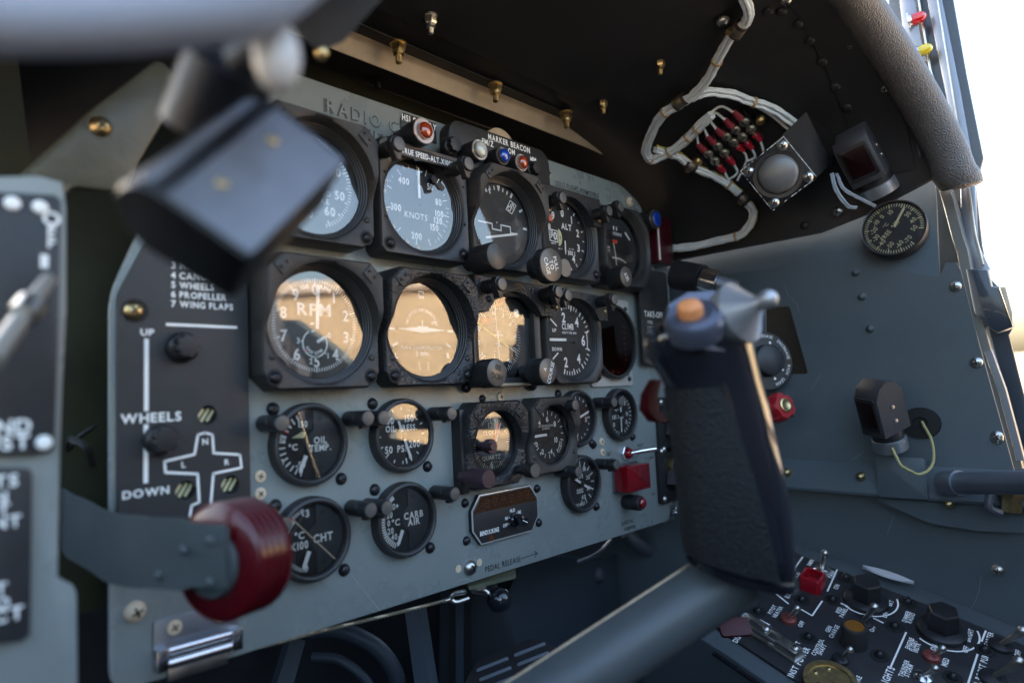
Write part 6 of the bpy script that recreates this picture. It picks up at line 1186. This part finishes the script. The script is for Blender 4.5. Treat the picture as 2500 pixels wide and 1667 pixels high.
pd = thing('rudder_pedal', 'black slotted rudder pedal at the bottom centre', 'pedal'); pc = dist(('H', 1215, 1530), .63); Mx = frame(pc, (-RT * .1 + BK * .7 + UPV * .75), UPV, 25); pd.matrix_basis = Mx @ Matrix.Scale(.58, 4)
MB(BLACK).prism(fillet([(-.098, -.07), (-.092, .018), (-.055, .052), (.052, .052), (.080, .018), (.080, -.07)], .02), -.006, 0, .002).build('tread_plate', pd)
b = MB(mat('tread_grey', (.11, .13, .16), .45))
for r_ in range(6):
    for s in (-1, 1): b.prism(rrect(s * .033 - .028, s * .033 + .028, .034 - r_ * .016 - .0028, .034 - r_ * .016 + .0028, .0026), 0, .003, .0006)
b.build('tread_bars', pd)
sb = MB(DBLUE); sb.prism([q(a, .15) for a in (('H', 1230, 790), ('H', 1420, 750), ('H', 1740, 770), ('H', 2000, 680), ('H', 2290, 600), ('H', 2700, 640), ('H', 2700, 1400), ('H', 1500, 1650), ('H', 900, 1650))], 0, .004)
lb_ = thing('lower_bulkhead', 'dark blue-grey riveted bulkhead under the panel behind the stick tube', 'bulkhead', pm(0, 0, .15)); sb.build('bulkhead_sheet', lb_)
for a in (('H', 1722, 880), ('H', 2085, 955), ('H', 2250, 655), ('H', 2295, 800)): x, z = q(a, .148); screw(lb_, x, z, .004, .0110 if a[1] == 1722 else .0080, DBLUE, .6, None, name='rivet')
cl = thing('slotted_column', 'dark upright column with a long slot under the panel', 'column'); p = dist(('H', 945, 1330), .735); cl.matrix_basis = frame(p, (BK * .9 + RT * -.1), UPV)
MB(mat('column_dark', (.022, .028, .034), .5)).prism(fillet([(-.045, -.16), (-.040, .085), (.015, .085), (.045, .0), (.052, -.16)], .02), -.01, 0, .002).build('column_sheet', cl); MB(SLOT).prism(rrect(-.029, -.006, -.095, .070, .010), .0002, .002).build('slot_liner', cl); MB(DBLUE).prism(rrect(-.022, -.013, -.085, .050, .004), .0021, .003).build('slider', cl)
ar_ = thing('linkage_ring', 'dark curved linkage ring at the bottom left under the panel', 'linkage'); b = MB(DBLUE); b.tube([dist(('H', x, y), .70) for x, y in ((-100, 1400), (80, 1420), (230, 1530), (300, 1640))], .0050, 10, 5); b.tube([dist(('H', x, y), .72) for x, y in ((-200, 1250), (60, 1230), (300, 1330), (430, 1500), (440, 1640))], .009, 12, 5); b.build('ring', ar_)
for nme, lab, pts in (('frame_rail', 'dark upright frame rail under the left end of the panel', (('G', 1880, 1300), ('G', 1780, 1640))), ('frame_rail', 'dark rail right of the linkage ring under the panel', (('H', 560, 1090), ('H', 640, 1640)))):
    t = thing(nme, lab, 'rail'); MB(DBLUE).tube([dist(pts[0], .66), dist(pts[1], .62)], .011, 4, 0).build('rail_body', t)
hs2 = thing('hose', 'pale grey hose disappearing in the dark gap behind the panel corner', 'hose'); MB(GREYM).tube([onY(('H', 1900, 610), .10), onY(('H', 2000, 700), .09), onY(('H', 2080, 740), .10)], .009, 12, 4).build('hose_body', hs2)
bundle('hose_wire', 'thin cable crossing the dark gap under the panel corner', None, P=[onY(('H', 1600, 790), .10), onY(('H', 1720, 740), .08), onY(('H', 1800, 660), .08)], n=2, r=.002, sp=.003, mats=[GREYM])

for pts, par, X_ in (([('I', 2080, 880), ('I', 2065, 980), ('I', 2035, 1060), ('I', 1990, 1120)], lo, .5715), ([('F', 820, 380), ('F', 850, 450), ('F', 905, 500), ('F', 915, 560)], rw, .5495), ([('F', 1060, 950), ('F', 1000, 1040)], rw, .5495), ([('F', 1250, 1500), ('F', 1330, 1440)], rw, .5495), ([('I', 1480, 620), ('I', 1520, 500)], lo, .5715)):
    b = MB(mat('wall_scratch', (.16, .18, .19), .5)); P = [wl(a, X_) for a in pts]
    for i in range(len(P) - 1): b.line(P[i], P[i + 1], .0007, .0006)
    b.build('scratch', par)
